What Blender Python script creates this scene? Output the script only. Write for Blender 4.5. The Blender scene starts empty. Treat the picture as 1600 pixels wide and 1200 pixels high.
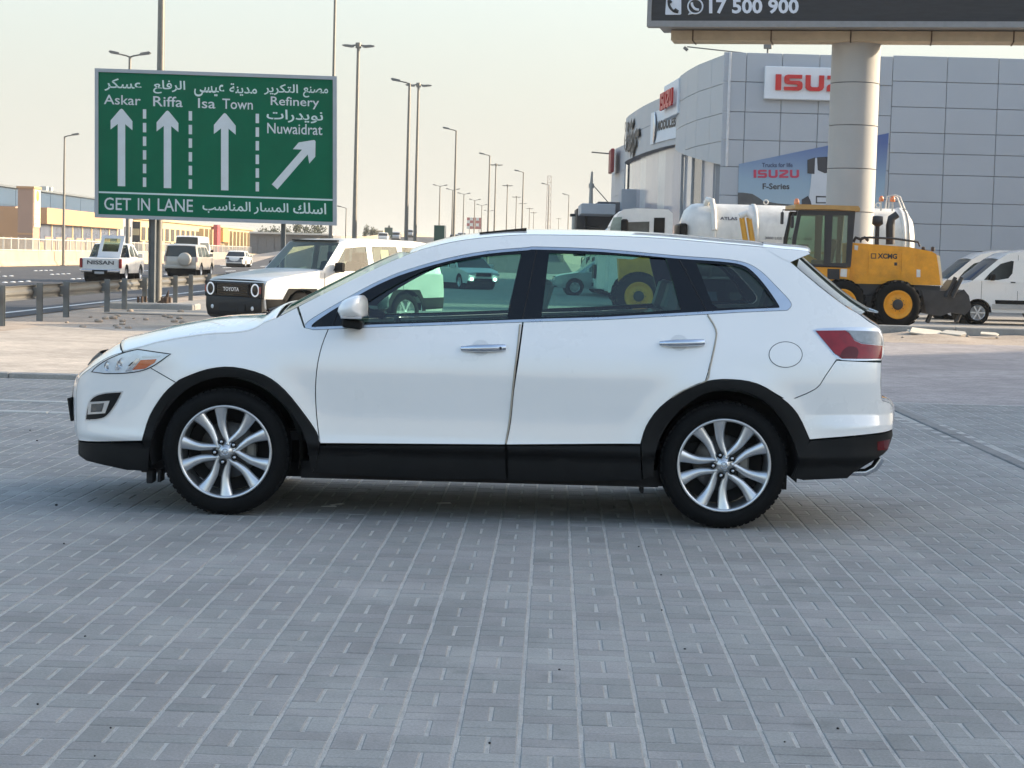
import bpy, bmesh, math, random
from mathutils import Vector, Matrix
from mathutils.geometry import tessellate_polygon
random.seed(7)
R = math.radians
scn = bpy.context.scene
COL = scn.collection

# ------------------------------------------------------------------ camera
FPX, CAMH, HORY, ROLL = 2900.0, 1.55, 401.0, R(1.55)      # focal length in photo pixels (1600 wide), eye height
PITCH = math.atan((600 - HORY) / FPX)
FWD = Vector((0, math.cos(PITCH), -math.sin(PITCH)))
_r0, _u0 = Vector((1, 0, 0)), Vector((0, math.sin(PITCH), math.cos(PITCH)))
RGT = _r0 * math.cos(ROLL) + _u0 * math.sin(ROLL)
UPV = -_r0 * math.sin(ROLL) + _u0 * math.cos(ROLL)
CAMP = Vector((0, 0, CAMH))
cam = bpy.data.cameras.new('camera'); camo = bpy.data.objects.new('camera', cam); COL.objects.link(camo)
cam.sensor_width = 36; cam.lens = 36 * FPX / 1600; cam.clip_start = 0.1; cam.clip_end = 6000
camo.matrix_world = Matrix.Translation(CAMP) @ Matrix((RGT, UPV, -FWD)).transposed().to_4x4()
scn.camera = camo

# ------------------------------------------------------------------ sky and sun (low evening sun, right of frame)
SUN_EL, SUN_AZ = R(19), R(76)           # azimuth from +Y towards +X
world = bpy.data.worlds.new('World'); scn.world = world; world.use_nodes = True
nt = world.node_tree; nt.nodes.clear()
out = nt.nodes.new('ShaderNodeOutputWorld'); bg = nt.nodes.new('ShaderNodeBackground')
sky = nt.nodes.new('ShaderNodeTexSky'); sky.sky_type = 'NISHITA'; sky.sun_disc = False
sky.sun_elevation = SUN_EL; sky.sun_rotation = SUN_AZ; sky.air_density = 1.2; sky.dust_density = 3.0; sky.ozone_density = 0.8
tc = nt.nodes.new('ShaderNodeTexCoord'); sep = nt.nodes.new('ShaderNodeSeparateXYZ')
mr = nt.nodes.new('ShaderNodeMapRange'); mr.interpolation_type = 'SMOOTHSTEP'
mr.inputs[1].default_value = 0.0; mr.inputs[2].default_value = 0.42; mr.inputs[3].default_value = 1.0; mr.inputs[4].default_value = 0.0
mr2 = nt.nodes.new('ShaderNodeMapRange'); mr2.interpolation_type = 'SMOOTHSTEP'
mr2.inputs[1].default_value = 0.0; mr2.inputs[2].default_value = 0.16; mr2.inputs[3].default_value = 0.0; mr2.inputs[4].default_value = 1.0
hz = nt.nodes.new('ShaderNodeMix'); hz.data_type = 'RGBA'
hz.inputs['A'].default_value = (1.92, 1.86, 1.66, 1); hz.inputs['B'].default_value = (1.60, 1.71, 1.66, 1)
mx = nt.nodes.new('ShaderNodeMix'); mx.data_type = 'RGBA'
L = nt.links.new
L(tc.outputs['Generated'], sep.inputs[0]); L(sep.outputs['Z'], mr.inputs[0]); L(sep.outputs['Z'], mr2.inputs[0])
L(mr2.outputs[0], hz.inputs['Factor']); L(mr.outputs[0], mx.inputs['Factor']); L(sky.outputs[0], mx.inputs['A']); L(hz.outputs['Result'], mx.inputs['B'])
L(mx.outputs['Result'], bg.inputs['Color']); bg.inputs['Strength'].default_value = 0.15; L(bg.outputs[0], out.inputs['Surface'])
sund = bpy.data.lights.new('sun', 'SUN'); sund.energy = 3.0; sund.angle = R(0.6); sund.color = (1.0, 0.83, 0.62)
suno = bpy.data.objects.new('sun', sund); COL.objects.link(suno)
SV = Vector((math.sin(SUN_AZ) * math.cos(SUN_EL), math.cos(SUN_AZ) * math.cos(SUN_EL), math.sin(SUN_EL)))
suno.rotation_euler = (-SV).to_track_quat('-Z', 'Y').to_euler(); suno.location = (30, 10, 40)
scn.view_settings.view_transform = 'Standard'; scn.view_settings.look = 'None'
scn.view_settings.exposure = 1.6; scn.view_settings.gamma = 1.0; scn.view_settings.use_curve_mapping = False
scn.cycles.max_bounces = 8; scn.cycles.diffuse_bounces = 3; scn.cycles.glossy_bounces = 3; scn.cycles.volume_bounces = 0; scn.cycles.transparent_max_bounces = 24

# ------------------------------------------------------------------ photo pixel -> place
def ray(px, py): return FWD * FPX + RGT * (px - 800) - UPV * (py - 600)
def P(px, py, Y):
    d = ray(px, py); return CAMP + d * (Y / d.y)
def gz(Y): return 0.0 if Y < 22 else (-0.1 if Y > 36 else -0.1 * (Y - 22) / 14.0)
def G(px, py, z=None):
    zz = -0.1 if z is None else z
    d = ray(px, py); return CAMP + d * ((zz - CAMH) / d.z)

# ------------------------------------------------------------------ materials
def srgb(r, g, b):
    f = lambda c: (c / 255 / 12.92) if c < 10.3 else ((c / 255 + 0.055) / 1.055) ** 2.4
    return (f(r), f(g), f(b))
MATS = {}
def M(name, col, rough=0.5, metal=0.0, coat=0.0, var=0.12, scale=6.0, bump=0.0, bscale=40.0, emit=None, spec=0.5, stretch=None):
    if name in MATS: return MATS[name]
    m = bpy.data.materials.new(name); m.use_nodes = True; n = m.node_tree.nodes; l = m.node_tree.links.new
    b = n['Principled BSDF']; b.inputs['Roughness'].default_value = rough; b.inputs['Metallic'].default_value = metal
    b.inputs['Coat Weight'].default_value = coat; b.inputs['Coat Roughness'].default_value = 0.03; b.inputs['Specular IOR Level'].default_value = spec
    tcn = n.new('ShaderNodeTexCoord'); src = tcn.outputs['Object']
    if stretch:
        mp = n.new('ShaderNodeMapping'); mp.inputs['Scale'].default_value = stretch; l(src, mp.inputs[0]); src = mp.outputs[0]
    if var > 0:
        no = n.new('ShaderNodeTexNoise'); no.inputs['Scale'].default_value = scale; no.inputs['Detail'].default_value = 6; no.inputs['Roughness'].default_value = 0.65
        l(src, no.inputs['Vector'])
        r = n.new('ShaderNodeMapRange'); r.inputs[1].default_value = 0.3; r.inputs[2].default_value = 0.7
        r.inputs[3].default_value = 1 - var; r.inputs[4].default_value = 1 + var * 0.6; l(no.outputs[0], r.inputs[0])
        v = n.new('ShaderNodeVectorMath'); v.operation = 'SCALE'; v.inputs[0].default_value = col[:3]; l(r.outputs[0], v.inputs['Scale'])
        l(v.outputs[0], b.inputs['Base Color'])
        r2 = n.new('ShaderNodeMapRange'); r2.inputs[3].default_value = max(0, rough - 0.08); r2.inputs[4].default_value = min(1, rough + 0.1); l(no.outputs[0], r2.inputs[0]); l(r2.outputs[0], b.inputs['Roughness'])
    else: b.inputs['Base Color'].default_value = (*col[:3], 1)
    if bump > 0:
        nb = n.new('ShaderNodeTexNoise'); nb.inputs['Scale'].default_value = bscale; nb.inputs['Detail'].default_value = 5; l(src, nb.inputs['Vector'])
        bp = n.new('ShaderNodeBump'); bp.inputs['Strength'].default_value = bump; bp.inputs['Distance'].default_value = 0.01; l(nb.outputs[0], bp.inputs['Height']); l(bp.outputs[0], b.inputs['Normal'])
    if emit:
        b.inputs['Emission Color'].default_value = (*emit[:3], 1); b.inputs['Emission Strength'].default_value = emit[3]
    MATS[name] = m; return m
def GLASS(name, tint, gl=0.06, rough=0.0):
    if name in MATS: return MATS[name]
    m = bpy.data.materials.new(name); m.use_nodes = True; n = m.node_tree.nodes; l = m.node_tree.links.new
    n.remove(n['Principled BSDF']); o = n['Material Output']
    t = n.new('ShaderNodeBsdfTransparent'); t.inputs[0].default_value = (*tint, 1)
    g = n.new('ShaderNodeBsdfGlossy'); g.inputs['Roughness'].default_value = rough
    ge = n.new('ShaderNodeNewGeometry'); dt = n.new('ShaderNodeVectorMath'); dt.operation = 'DOT_PRODUCT'; l(ge.outputs['Incoming'], dt.inputs[0]); l(ge.outputs['Normal'], dt.inputs[1])
    ab = n.new('ShaderNodeMath'); ab.operation = 'ABSOLUTE'; l(dt.outputs['Value'], ab.inputs[0])
    om = n.new('ShaderNodeMath'); om.operation = 'SUBTRACT'; om.inputs[0].default_value = 1.0; l(ab.outputs[0], om.inputs[1])
    p5 = n.new('ShaderNodeMath'); p5.operation = 'POWER'; p5.inputs[1].default_value = 5.0; l(om.outputs[0], p5.inputs[0])
    fr = n.new('ShaderNodeMath'); fr.operation = 'MULTIPLY_ADD'; fr.inputs[1].default_value = 0.95; fr.inputs[2].default_value = gl; l(p5.outputs[0], fr.inputs[0])
    mxs = n.new('ShaderNodeMixShader'); l(fr.outputs[0], mxs.inputs[0]); l(t.outputs[0], mxs.inputs[1]); l(g.outputs[0], mxs.inputs[2]); l(mxs.outputs[0], o.inputs['Surface'])
    MATS[name] = m; return m
WHITE = M('white_paint', (0.78, 0.78, 0.765), 0.28, coat=1.0, var=0.018, scale=1.2)
WHITE2 = M('white_paint_dusty', (0.68, 0.665, 0.63), 0.38, coat=0.5, var=0.07, scale=3)
WHITE.node_tree.nodes['Principled BSDF'].inputs['Coat IOR'].default_value = 1.75
BLACKP = M('black_plastic', (0.008, 0.0085, 0.009), 0.5, var=0.2, scale=12, spec=0.16)
BLACKG = M('black_gloss', (0.004, 0.005, 0.007), 0.16, var=0.0, spec=0.35)
UNDER = M('underbody_black', (0.008, 0.008, 0.009), 0.8, var=0.2)
RUBBER = M('tyre_rubber', (0.0075, 0.008, 0.0085), 0.8, spec=0.12, var=0.25, scale=14, bump=0.15, bscale=90)
CHROME = M('chrome_trim', (0.62, 0.66, 0.72), 0.12, metal=1.0, var=0.06, scale=9)
SATIN = M('satin_metal', (0.55, 0.58, 0.62), 0.28, metal=1.0, var=0.08, scale=9)
ALLOY = M('alloy_silver', (0.60, 0.62, 0.64), 0.30, metal=0.85, coat=0.4, var=0.06, scale=10)
STEELG = M('galvanised_steel', (0.30, 0.31, 0.31), 0.5, metal=0.6, var=0.18, scale=5)
GTINT = GLASS('tinted_side_glass', (0.47, 0.74, 0.67), .075)
GDARK = GLASS('privacy_glass', (0.26, 0.37, 0.36))
GWIND = GLASS('windscreen_glass', (0.62, 0.78, 0.72))
LENS = GLASS('clear_lens', (0.92, 0.95, 0.97))
RED = M('red_lens', (0.24, 0.004, 0.010), 0.2, coat=0.5, var=0.3, scale=16, spec=.3)
AMBER = M('amber_lens', (0.62, 0.12, 0.02), 0.15, coat=1.0, var=0.15, scale=20)

# ------------------------------------------------------------------ object helpers
def link(name, me, mat=None, parent=None):
    o = bpy.data.objects.new(name, me); COL.objects.link(o)
    if mat is not None and me is not None and len(me.materials) == 0:
        for q in (mat if isinstance(mat, (list, tuple)) else [mat]): me.materials.append(q)
    if parent is not None: o.parent = parent
    return o
def tag(o, label, cat, group=None):
    o['label'] = label; o['category'] = cat
    if group: o['group'] = group
    return o
def thing(name, label, cat, loc=(0, 0, 0), rz=0.0, group=None):
    o = bpy.data.objects.new(name, None); COL.objects.link(o); o.empty_display_size = 0.2
    o.location = loc; o.rotation_euler = (0, 0, rz); return tag(o, label, cat, group)
def struct(o): o['kind'] = 'structure'; return o
def stuff(o): o['kind'] = 'stuff'; return o
def copy_tree(o, parent=None):
    c = o.copy(); COL.objects.link(c); c.parent = parent
    for ch in list(o.children): copy_tree(ch, c)
    return c

class MB:
    """collects simple solids, then builds ONE mesh object"""
    def __init__(s): s.v = []; s.f = []; s.sm = []; s.mi = []
    def add(s, vs, fs, smooth=False, mi=0):
        k = len(s.v); s.v += [tuple(p) for p in vs]
        for f in fs: s.f.append(tuple(i + k for i in f)); s.sm.append(smooth); s.mi.append(mi)
        return s
    def box(s, c, d, rot=None, bev=0.0, mi=0):
        x, y, z = d[0] / 2, d[1] / 2, d[2] / 2
        b = min(bev, x * .45, y * .45, z * .45)
        if b <= 0:
            vs = [(i * x, j * y, k * z) for i in (-1, 1) for j in (-1, 1) for k in (-1, 1)]
            fs = [(0, 1, 3, 2), (4, 6, 7, 5), (0, 4, 5, 1), (2, 3, 7, 6), (0, 2, 6, 4), (1, 5, 7, 3)]
        else:                                   # chamfered box: 24 corners
            vs = []; fs = []; idx = {}
            for i in (-1, 1):
                for j in (-1, 1):
                    for k in (-1, 1):
                        for a in range(3):
                            p = [i * (x - b), j * (y - b), k * (z - b)]; p[a] = (i * x, j * y, k * z)[a]
                            idx[(i, j, k, a)] = len(vs); vs.append(tuple(p))
            for a in range(3):
                o1, o2 = [(1, 2), (2, 0), (0, 1)][a]
                for sg in (-1, 1):
                    q = []
                    for (u, w) in ((-1, -1), (1, -1), (1, 1), (-1, 1)):
                        t = [0, 0, 0]; t[a] = sg; t[o1] = u; t[o2] = w; q.append(idx[(*t, a)])
                    fs.append(tuple(q if sg > 0 else q[::-1]))
            for a in range(3):
                o1, o2 = [(1, 2), (2, 0), (0, 1)][a]
                for u in (-1, 1):
                    for w in (-1, 1):
                        t1 = [0, 0, 0]; t1[o1] = u; t1[o2] = w; t1[a] = -1; t2 = list(t1); t2[a] = 1
                        q = [idx[(*t1, o1)], idx[(*t2, o1)], idx[(*t2, o2)], idx[(*t1, o2)]]
                        fs.append(tuple(q if u * w < 0 else q[::-1]))
            for i in (-1, 1):
                for j in (-1, 1):
                    for k in (-1, 1):
                        q = [idx[(i, j, k, a)] for a in range(3)]; fs.append(tuple(q if i * j * k > 0 else q[::-1]))
        c = Vector(c)
        vs = [(rot @ Vector(p) if rot else Vector(p)) + c for p in vs]
        return s.add(vs, fs, False, mi)
    def cyl(s, a, b, r0, r1=None, n=16, caps=True, mi=0):
        a, b = Vector(a), Vector(b); r1 = r0 if r1 is None else r1
        d = (b - a).normalized(); u = d.orthogonal().normalized(); w = d.cross(u)
        vs = []
        for p, r in ((a, r0), (b, r1)):
            for i in range(n):
                t = 2 * math.pi * i / n; vs.append(p + (u * math.cos(t) + w * math.sin(t)) * r)
        s.add(vs, [(i, (i + 1) % n, n + (i + 1) % n, n + i) for i in range(n)], True, mi)
        if caps:
            s.add(vs[:n], [tuple(range(n))[::-1]], False, mi); s.add(vs[n:], [tuple(range(n))], False, mi)
        return s
    def tube(s, pts, r, n=8, mi=0):
        pts = [Vector(p) for p in pts]; vs = []; m = len(pts); u = None
        for i, p in enumerate(pts):
            d = (pts[min(i + 1, m - 1)] - pts[max(i - 1, 0)]).normalized()
            u = d.orthogonal().normalized() if u is None else (u - d * u.dot(d)).normalized()
            w = d.cross(u); rr = r[i] if isinstance(r, (list, tuple)) else r
            for k in range(n):
                t = 2 * math.pi * k / n; vs.append(p + (u * math.cos(t) + w * math.sin(t)) * rr)
        fs = [(i * n + k, i * n + (k + 1) % n, (i + 1) * n + (k + 1) % n, (i + 1) * n + k) for i in range(m - 1) for k in range(n)]
        s.add(vs, fs, True, mi); s.add(vs[:n], [tuple(range(n))[::-1]], False, mi); s.add(vs[-n:], [tuple(range(n))], False, mi)
        return s
    def lathe(s, prof, n=48, c=(0, 0, 0), axis='y', mi=0, smooth=True):
        """prof: list of (radius, along axis)"""
        c = Vector(c); vs = []
        for r, h in prof:
            for i in range(n):
                t = 2 * math.pi * i / n; a, b = r * math.cos(t), r * math.sin(t)
                vs.append(c + (Vector((a, h, b)) if axis == 'y' else Vector((a, b, h)) if axis == 'z' else Vector((h, a, b))))
        m = len(prof)
        s.add(vs, [(i * n + k, i * n + (k + 1) % n, (i + 1) * n + (k + 1) % n, (i + 1) * n + k) for i in range(m - 1) for k in range(n)], smooth, mi)
        return s
    def prism(s, poly, fn, a, b, holes=(), mi=0):
        """poly: 2D outline; fn(u, v, h) -> 3D; closed solid between h=a and h=b"""
        loops = [list(poly)] + [list(h) for h in holes]
        flat = [p for lp in loops for p in lp]; n = len(flat)
        tri = tessellate_polygon([[Vector((p[0], p[1], 0)) for p in lp] for lp in loops])
        vs = [fn(u, v, a) for u, v in flat] + [fn(u, v, b) for u, v in flat]
        fs = [tuple(t) for t in tri] + [tuple(i + n for i in t[::-1]) for t in tri]
        s.add(vs, fs, False, mi); k = 0
        for lp in loops:
            m = len(lp)
            vs = [fn(u, v, a) for u, v in lp] + [fn(u, v, b) for u, v in lp]
            s.add(vs, [(i, (i + 1) % m, m + (i + 1) % m, m + i) for i in range(m)], False, mi)
        return s
    def sphere(s, c, r, n=10, m=6, sc=(1, 1, 1), mi=0):
        vs = []; c = Vector(c)
        for j in range(m + 1):
            ph = math.pi * j / m
            for i in range(n):
                t = 2 * math.pi * i / n
                vs.append(c + Vector((r * sc[0] * math.sin(ph) * math.cos(t), r * sc[1] * math.sin(ph) * math.sin(t), r * sc[2] * math.cos(ph))))
        return s.add(vs, [(j * n + i, j * n + (i + 1) % n, (j + 1) * n + (i + 1) % n, (j + 1) * n + i) for j in range(m) for i in range(n)], True, mi)
    def mesh(s, name, fixn=True):
        me = bpy.data.meshes.new(name); me.from_pydata(s.v, [], s.f)
        me.polygons.foreach_set('use_smooth', s.sm); me.polygons.foreach_set('material_index', s.mi)
        if fixn:
            bm = bmesh.new(); bm.from_mesh(me); bmesh.ops.recalc_face_normals(bm, faces=bm.faces); bm.to_mesh(me); bm.free()
        me.update(); return me
    def build(s, name, mat, parent=None, bev=0.0):
        o = link(name, s.mesh(name), mat, parent)
        if bev:
            md = o.modifiers.new('bevel', 'BEVEL'); md.width = bev; md.segments = 2; md.limit_method = 'ANGLE'
        return o

def catmull(pts, k=4):
    if len(pts) < 3: return list(pts)
    o = []; n = len(pts)
    for i in range(n - 1):
        p0, p1, p2, p3 = pts[max(i - 1, 0)], pts[i], pts[i + 1], pts[min(i + 2, n - 1)]
        for j in range(k):
            t = j / k
            o.append(tuple(0.5 * (2 * b + (c - a) * t + (2 * a - 5 * b + 4 * c - d) * t * t + (3 * b - a - 3 * c + d) * t ** 3) for a, b, c, d in zip(p0, p1, p2, p3)))
    o.append(tuple(pts[-1])); return o
def lerp_knots(kn, x):
    if x <= kn[0][0]: return kn[0][1]
    for (a, b), (c, d) in zip(kn, kn[1:]):
        if x <= c:
            t = (x - a) / (c - a); return b + (d - b) * t
    return kn[-1][1]
def smooth_knots(kn, x):
    """monotone-ish cubic through knots"""
    n = len(kn)
    if x <= kn[0][0]: return kn[0][1]
    if x >= kn[-1][0]: return kn[-1][1]
    for i in range(n - 1):
        if x <= kn[i + 1][0]:
            x0, y0 = kn[i]; x1, y1 = kn[i + 1]; h = x1 - x0; d = (y1 - y0) / h
            def sl(j):
                if j == 0: return (kn[1][1] - kn[0][1]) / (kn[1][0] - kn[0][0])
                if j == n - 1: return (kn[-1][1] - kn[-2][1]) / (kn[-1][0] - kn[-2][0])
                a = (kn[j][1] - kn[j - 1][1]) / (kn[j][0] - kn[j - 1][0]); b = (kn[j + 1][1] - kn[j][1]) / (kn[j + 1][0] - kn[j][0])
                return 0 if a * b <= 0 else 2 * a * b / (a + b)
            m0, m1 = sl(i), sl(i + 1); t = (x - x0) / h
            return (2 * t ** 3 - 3 * t * t + 1) * y0 + (t ** 3 - 2 * t * t + t) * h * m0 + (-2 * t ** 3 + 3 * t * t) * y1 + (t ** 3 - t * t) * h * m1

def set_normals(me, nv):
    me.normals_split_custom_set_from_vertices(nv)

class Shell:
    """vehicle body: side panels laid on a half-width function W(x, z), strips across the car"""
    def __init__(s, root, W, grid=0.06): s.root = root; s.W = W; s.grid = grid
    def panel(s, name, poly, mat, off=0.0, flange=0.018, sides=(-1, 1), parent=None, holes=(), grid=None, inner=None):
        g = grid or s.grid
        loops = [list(poly)] + [list(h) for h in holes]
        flat = [p for lp in loops for p in lp]
        tri = tessellate_polygon([[Vector((p[0], p[1], 0)) for p in lp] for lp in loops])
        bm = bmesh.new(); vs = [bm.verts.new((p[0], 0, p[1])) for p in flat]
        for t in tri:
            try: bm.faces.new([vs[i] for i in t])
            except ValueError: pass
        xs = [p[0] for p in flat]; zs = [p[1] for p in flat]
        for lo, hi, ax in ((min(xs), max(xs), 0), (min(zs), max(zs), 2)):
            k = math.floor(lo / g) + 1
            while k * g < hi - 1e-4:
                co = [0, 0, 0]; no = [0, 0, 0]; co[ax] = k * g; no[ax] = 1
                bmesh.ops.bisect_plane(bm, geom=bm.verts[:] + bm.edges[:] + bm.faces[:], dist=1e-5, plane_co=co, plane_no=no); k += 1
        bmesh.ops.triangulate(bm, faces=bm.faces[:])
        base = [(v.co.x, v.co.z) for v in bm.verts]; bm.verts.index_update()
        tris = [tuple(v.index for v in f.verts) for f in bm.faces]
        bed = []
        for e in bm.edges:
            if len(e.link_faces) == 1: bed.append((e.verts[0].index, e.verts[1].index))
        bm.free()
        outs = []
        for sg in sides:
            V = []; N = []
            for x, z in base:
                w = s.W(x, z) + off; e = 0.004
                dx = (s.W(x + e, z) - s.W(x - e, z)) / (2 * e); dz = (s.W(x, z + e) - s.W(x, z - e)) / (2 * e)
                V.append((x, sg * w, z)); N.append(Vector((-dx, sg, -dz)).normalized())
            F = []
            for t in tris:
                a, b, c = (Vector(V[i]) for i in t); nn = (b - a).cross(c - a)
                F.append(t if nn.y * sg > 0 else t[::-1])
            n0 = len(V); used = {}
            if flange:
                for a, b in bed:
                    q = []
                    for i in (a, b):
                        if i not in used:
                            used[i] = len(V); x, y, z = V[i]; V.append((x, y, z)); V.append((x, y - sg * flange, z)); N.append(Vector((0, 0, 0))); N.append(Vector((0, 0, 0)))
                        q.append(used[i])
                    F.append((q[0], q[1], q[1] + 1, q[0] + 1))
            me = bpy.data.meshes.new(name); me.from_pydata(V, [], F)
            me.polygons.foreach_set('use_smooth', [True] * len(F)); me.update()
            set_normals(me, [tuple(n) for n in N])
            outs.append(link(name, me, mat, parent if parent is not None else s.root))
        return outs
    def strip(s, name, pts, mat, crown=0.0, bow=0.0, n=14, parent=None, pw=4, sides=1.0, off=0.0, inset=0.0, thick=0.0):
        """surface across the car through (x, z) edge points; crown lifts, bow pushes along x in the middle"""
        V = []; F = []; m = len(pts)
        for i, (x, z) in enumerate(pts):
            w = (s.W(x, z) - inset) * sides
            c = crown[i] if isinstance(crown, (list, tuple)) else crown; bw = bow[i] if isinstance(bow, (list, tuple)) else bow
            for k in range(n + 1):
                a = math.sin((2 * k / n - 1) * math.pi / 2); q = 1 - abs(a) ** pw
                V.append((x + bw * (1 - a * a), a * w, z + c * q + off))
        for i in range(m - 1):
            for k in range(n):
                F.append((i * (n + 1) + k, i * (n + 1) + k + 1, (i + 1) * (n + 1) + k + 1, (i + 1) * (n + 1) + k))
        me = bpy.data.meshes.new(name); me.from_pydata(V, [], F); me.polygons.foreach_set('use_smooth', [True] * len(F)); me.update()
        o = link(name, me, mat, parent if parent is not None else s.root)
        if thick:
            md = o.modifiers.new('shell', 'SOLIDIFY'); md.thickness = thick; md.offset = 0
        return o

def offset_poly(poly, d):
    """shrink (d>0) a closed 2D outline"""
    n = len(poly); A = sum(poly[i][0] * poly[(i + 1) % n][1] - poly[(i + 1) % n][0] * poly[i][1] for i in range(n)); sg = 1 if A > 0 else -1
    o = []
    for i in range(n):
        p0, p1, p2 = Vector(poly[i - 1]), Vector(poly[i]), Vector(poly[(i + 1) % n])
        a = (p1 - p0); b = (p2 - p1)
        if a.length < 1e-7 or b.length < 1e-7: o.append(tuple(p1)); continue
        a.normalize(); b.normalize(); na, nb = Vector((-a.y, a.x)), Vector((-b.y, b.x)); m = (na + nb)
        if m.length < 1e-6: m = na
        m.normalize(); k = d / max(0.45, m.dot(na)); o.append(tuple(p1 + m * k * sg))
    return o

# ------------------------------------------------------------------ lettering
AR = {'ا': ('FE8D', 'FE8E'), 'ر': ('FEAD', 'FEAE'), 'د': ('FEA9', 'FEAA'), 'و': ('FEED', 'FEEE'), 'ى': ('FEEF', 'FEF0'), 'ة': ('FE93', 'FE94'),
      'ع': ('FECA', 'FECA', 'FECB', 'FECC'), 'س': ('FEB1', 'FEB2', 'FEB3', 'FEB4'), 'ك': ('FED9', 'FEDA', 'FEDB', 'FEDC'), 'ل': ('FEDD', 'FEDE', 'FEDF', 'FEE0'),
      'ف': ('FED1', 'FED2', 'FED3', 'FED4'), 'م': ('FEE1', 'FEE2', 'FEE3', 'FEE4'), 'ي': ('FEF1', 'FEF2', 'FEF3', 'FEF4'), 'ن': ('FEE5', 'FEE6', 'FEE7', 'FEE8'),
      'ص': ('FEB9', 'FEBA', 'FEBB', 'FEBC'), 'ت': ('FE95', 'FE96', 'FE97', 'FE98'), 'ب': ('FE8F', 'FE90', 'FE91', 'FE92')}
def arabic(t):
    o = []
    for i, ch in enumerate(t):
        if ch not in AR: o.append(ch); continue
        f = AR[ch]; pv = i > 0 and t[i - 1] in AR and len(AR[t[i - 1]]) == 4; nx = i + 1 < len(t) and t[i + 1] in AR and len(f) == 4
        k = (3 if nx else 1) if pv else (2 if nx else 0)
        o.append(chr(int(f[k], 16)))
    return ''.join(o[::-1])
def text(name, body, box, fn, mat, parent, bold=0.0, depth=0.004, keep=False):
    """flat lettering fitted into box (u0, v0, u1, v1); fn(u, v, h) -> 3D in the parent's frame"""
    cu = bpy.data.curves.new(name, 'FONT'); cu.body = body; cu.offset = bold; cu.resolution_u = 3
    t = bpy.data.objects.new(name, cu); COL.objects.link(t)
    me = bpy.data.meshes.new_from_object(t.evaluated_get(bpy.context.evaluated_depsgraph_get()))
    bpy.data.objects.remove(t); bpy.data.curves.remove(cu)
    xs = [v.co.x for v in me.vertices]; ys = [v.co.y for v in me.vertices]
    x0, x1, y0, y1 = min(xs), max(xs), min(ys), max(ys); u0, v0, u1, v1 = box
    sx = (u1 - u0) / (x1 - x0); sy = (v1 - v0) / (y1 - y0)
    if keep: sx = sy = min(sx, sy)
    n = len(me.vertices); pts = [(u0 + (v.co.x - x0) * sx, v0 + (v.co.y - y0) * sy) for v in me.vertices]
    V = [fn(u, v, depth) for u, v in pts]; F = [tuple(p.vertices) for p in me.polygons]
    bpy.data.meshes.remove(me)
    m2 = bpy.data.meshes.new(name); m2.from_pydata([tuple(v) for v in V], [], F); m2.update()
    return link(name, m2, mat, parent)

# ================================================================== the setting: ground, paving, road
def ground_mat(name, c1, c2, sc, rough=0.9, bump=0.6, fine=60, dark=None):
    m = bpy.data.materials.new(name); m.use_nodes = True; n = m.node_tree.nodes; l = m.node_tree.links.new; b = n['Principled BSDF']
    b.inputs['Roughness'].default_value = rough; b.inputs['Specular IOR Level'].default_value = 0.25
    ge = n.new('ShaderNodeNewGeometry')
    a = n.new('ShaderNodeTexNoise'); a.inputs['Scale'].default_value = sc; a.inputs['Detail'].default_value = 8; a.inputs['Roughness'].default_value = 0.7; l(ge.outputs['Position'], a.inputs['Vector'])
    f = n.new('ShaderNodeTexNoise'); f.inputs['Scale'].default_value = fine; f.inputs['Detail'].default_value = 4; l(ge.outputs['Position'], f.inputs['Vector'])
    mixf = n.new('ShaderNodeMath'); mixf.operation = 'MULTIPLY_ADD'; mixf.inputs[1].default_value = 0.45; l(f.outputs[0], mixf.inputs[0])
    hm = n.new('ShaderNodeMath'); hm.operation = 'MULTIPLY'; hm.inputs[1].default_value = 0.6; l(a.outputs[0], hm.inputs[0]); l(hm.outputs[0], mixf.inputs[2])
    cr = n.new('ShaderNodeValToRGB'); cr.color_ramp.elements[0].position = 0.36; cr.color_ramp.elements[1].position = 0.68
    cr.color_ramp.elements[0].color = (*c1, 1); cr.color_ramp.elements[1].color = (*c2, 1); l(mixf.outputs[0], cr.inputs[0]); l(cr.outputs[0], b.inputs['Base Color'])
    bp = n.new('ShaderNodeBump'); bp.inputs['Strength'].default_value = bump; bp.inputs['Distance'].default_value = 0.02; l(f.outputs[0], bp.inputs['Height']); l(bp.outputs[0], b.inputs['Normal'])
    MATS[name] = m; return m
SAND = ground_mat('sandy_gravel', (0.26, 0.21, 0.165), (0.47, 0.40, 0.33), 0.8, fine=22)
ASPH = ground_mat('asphalt', (0.055, 0.055, 0.058), (0.095, 0.095, 0.098), 0.35, 0.85, 0.3, 90)
JOINT = ground_mat('joint_sand', (0.32, 0.325, 0.315), (0.54, 0.54, 0.52), 9.0, 0.95, 0.8, 180)
CONC = ground_mat('kerb_concrete', (0.24, 0.235, 0.22), (0.38, 0.37, 0.345), 2.0, 0.9, 0.4, 60)

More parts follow.
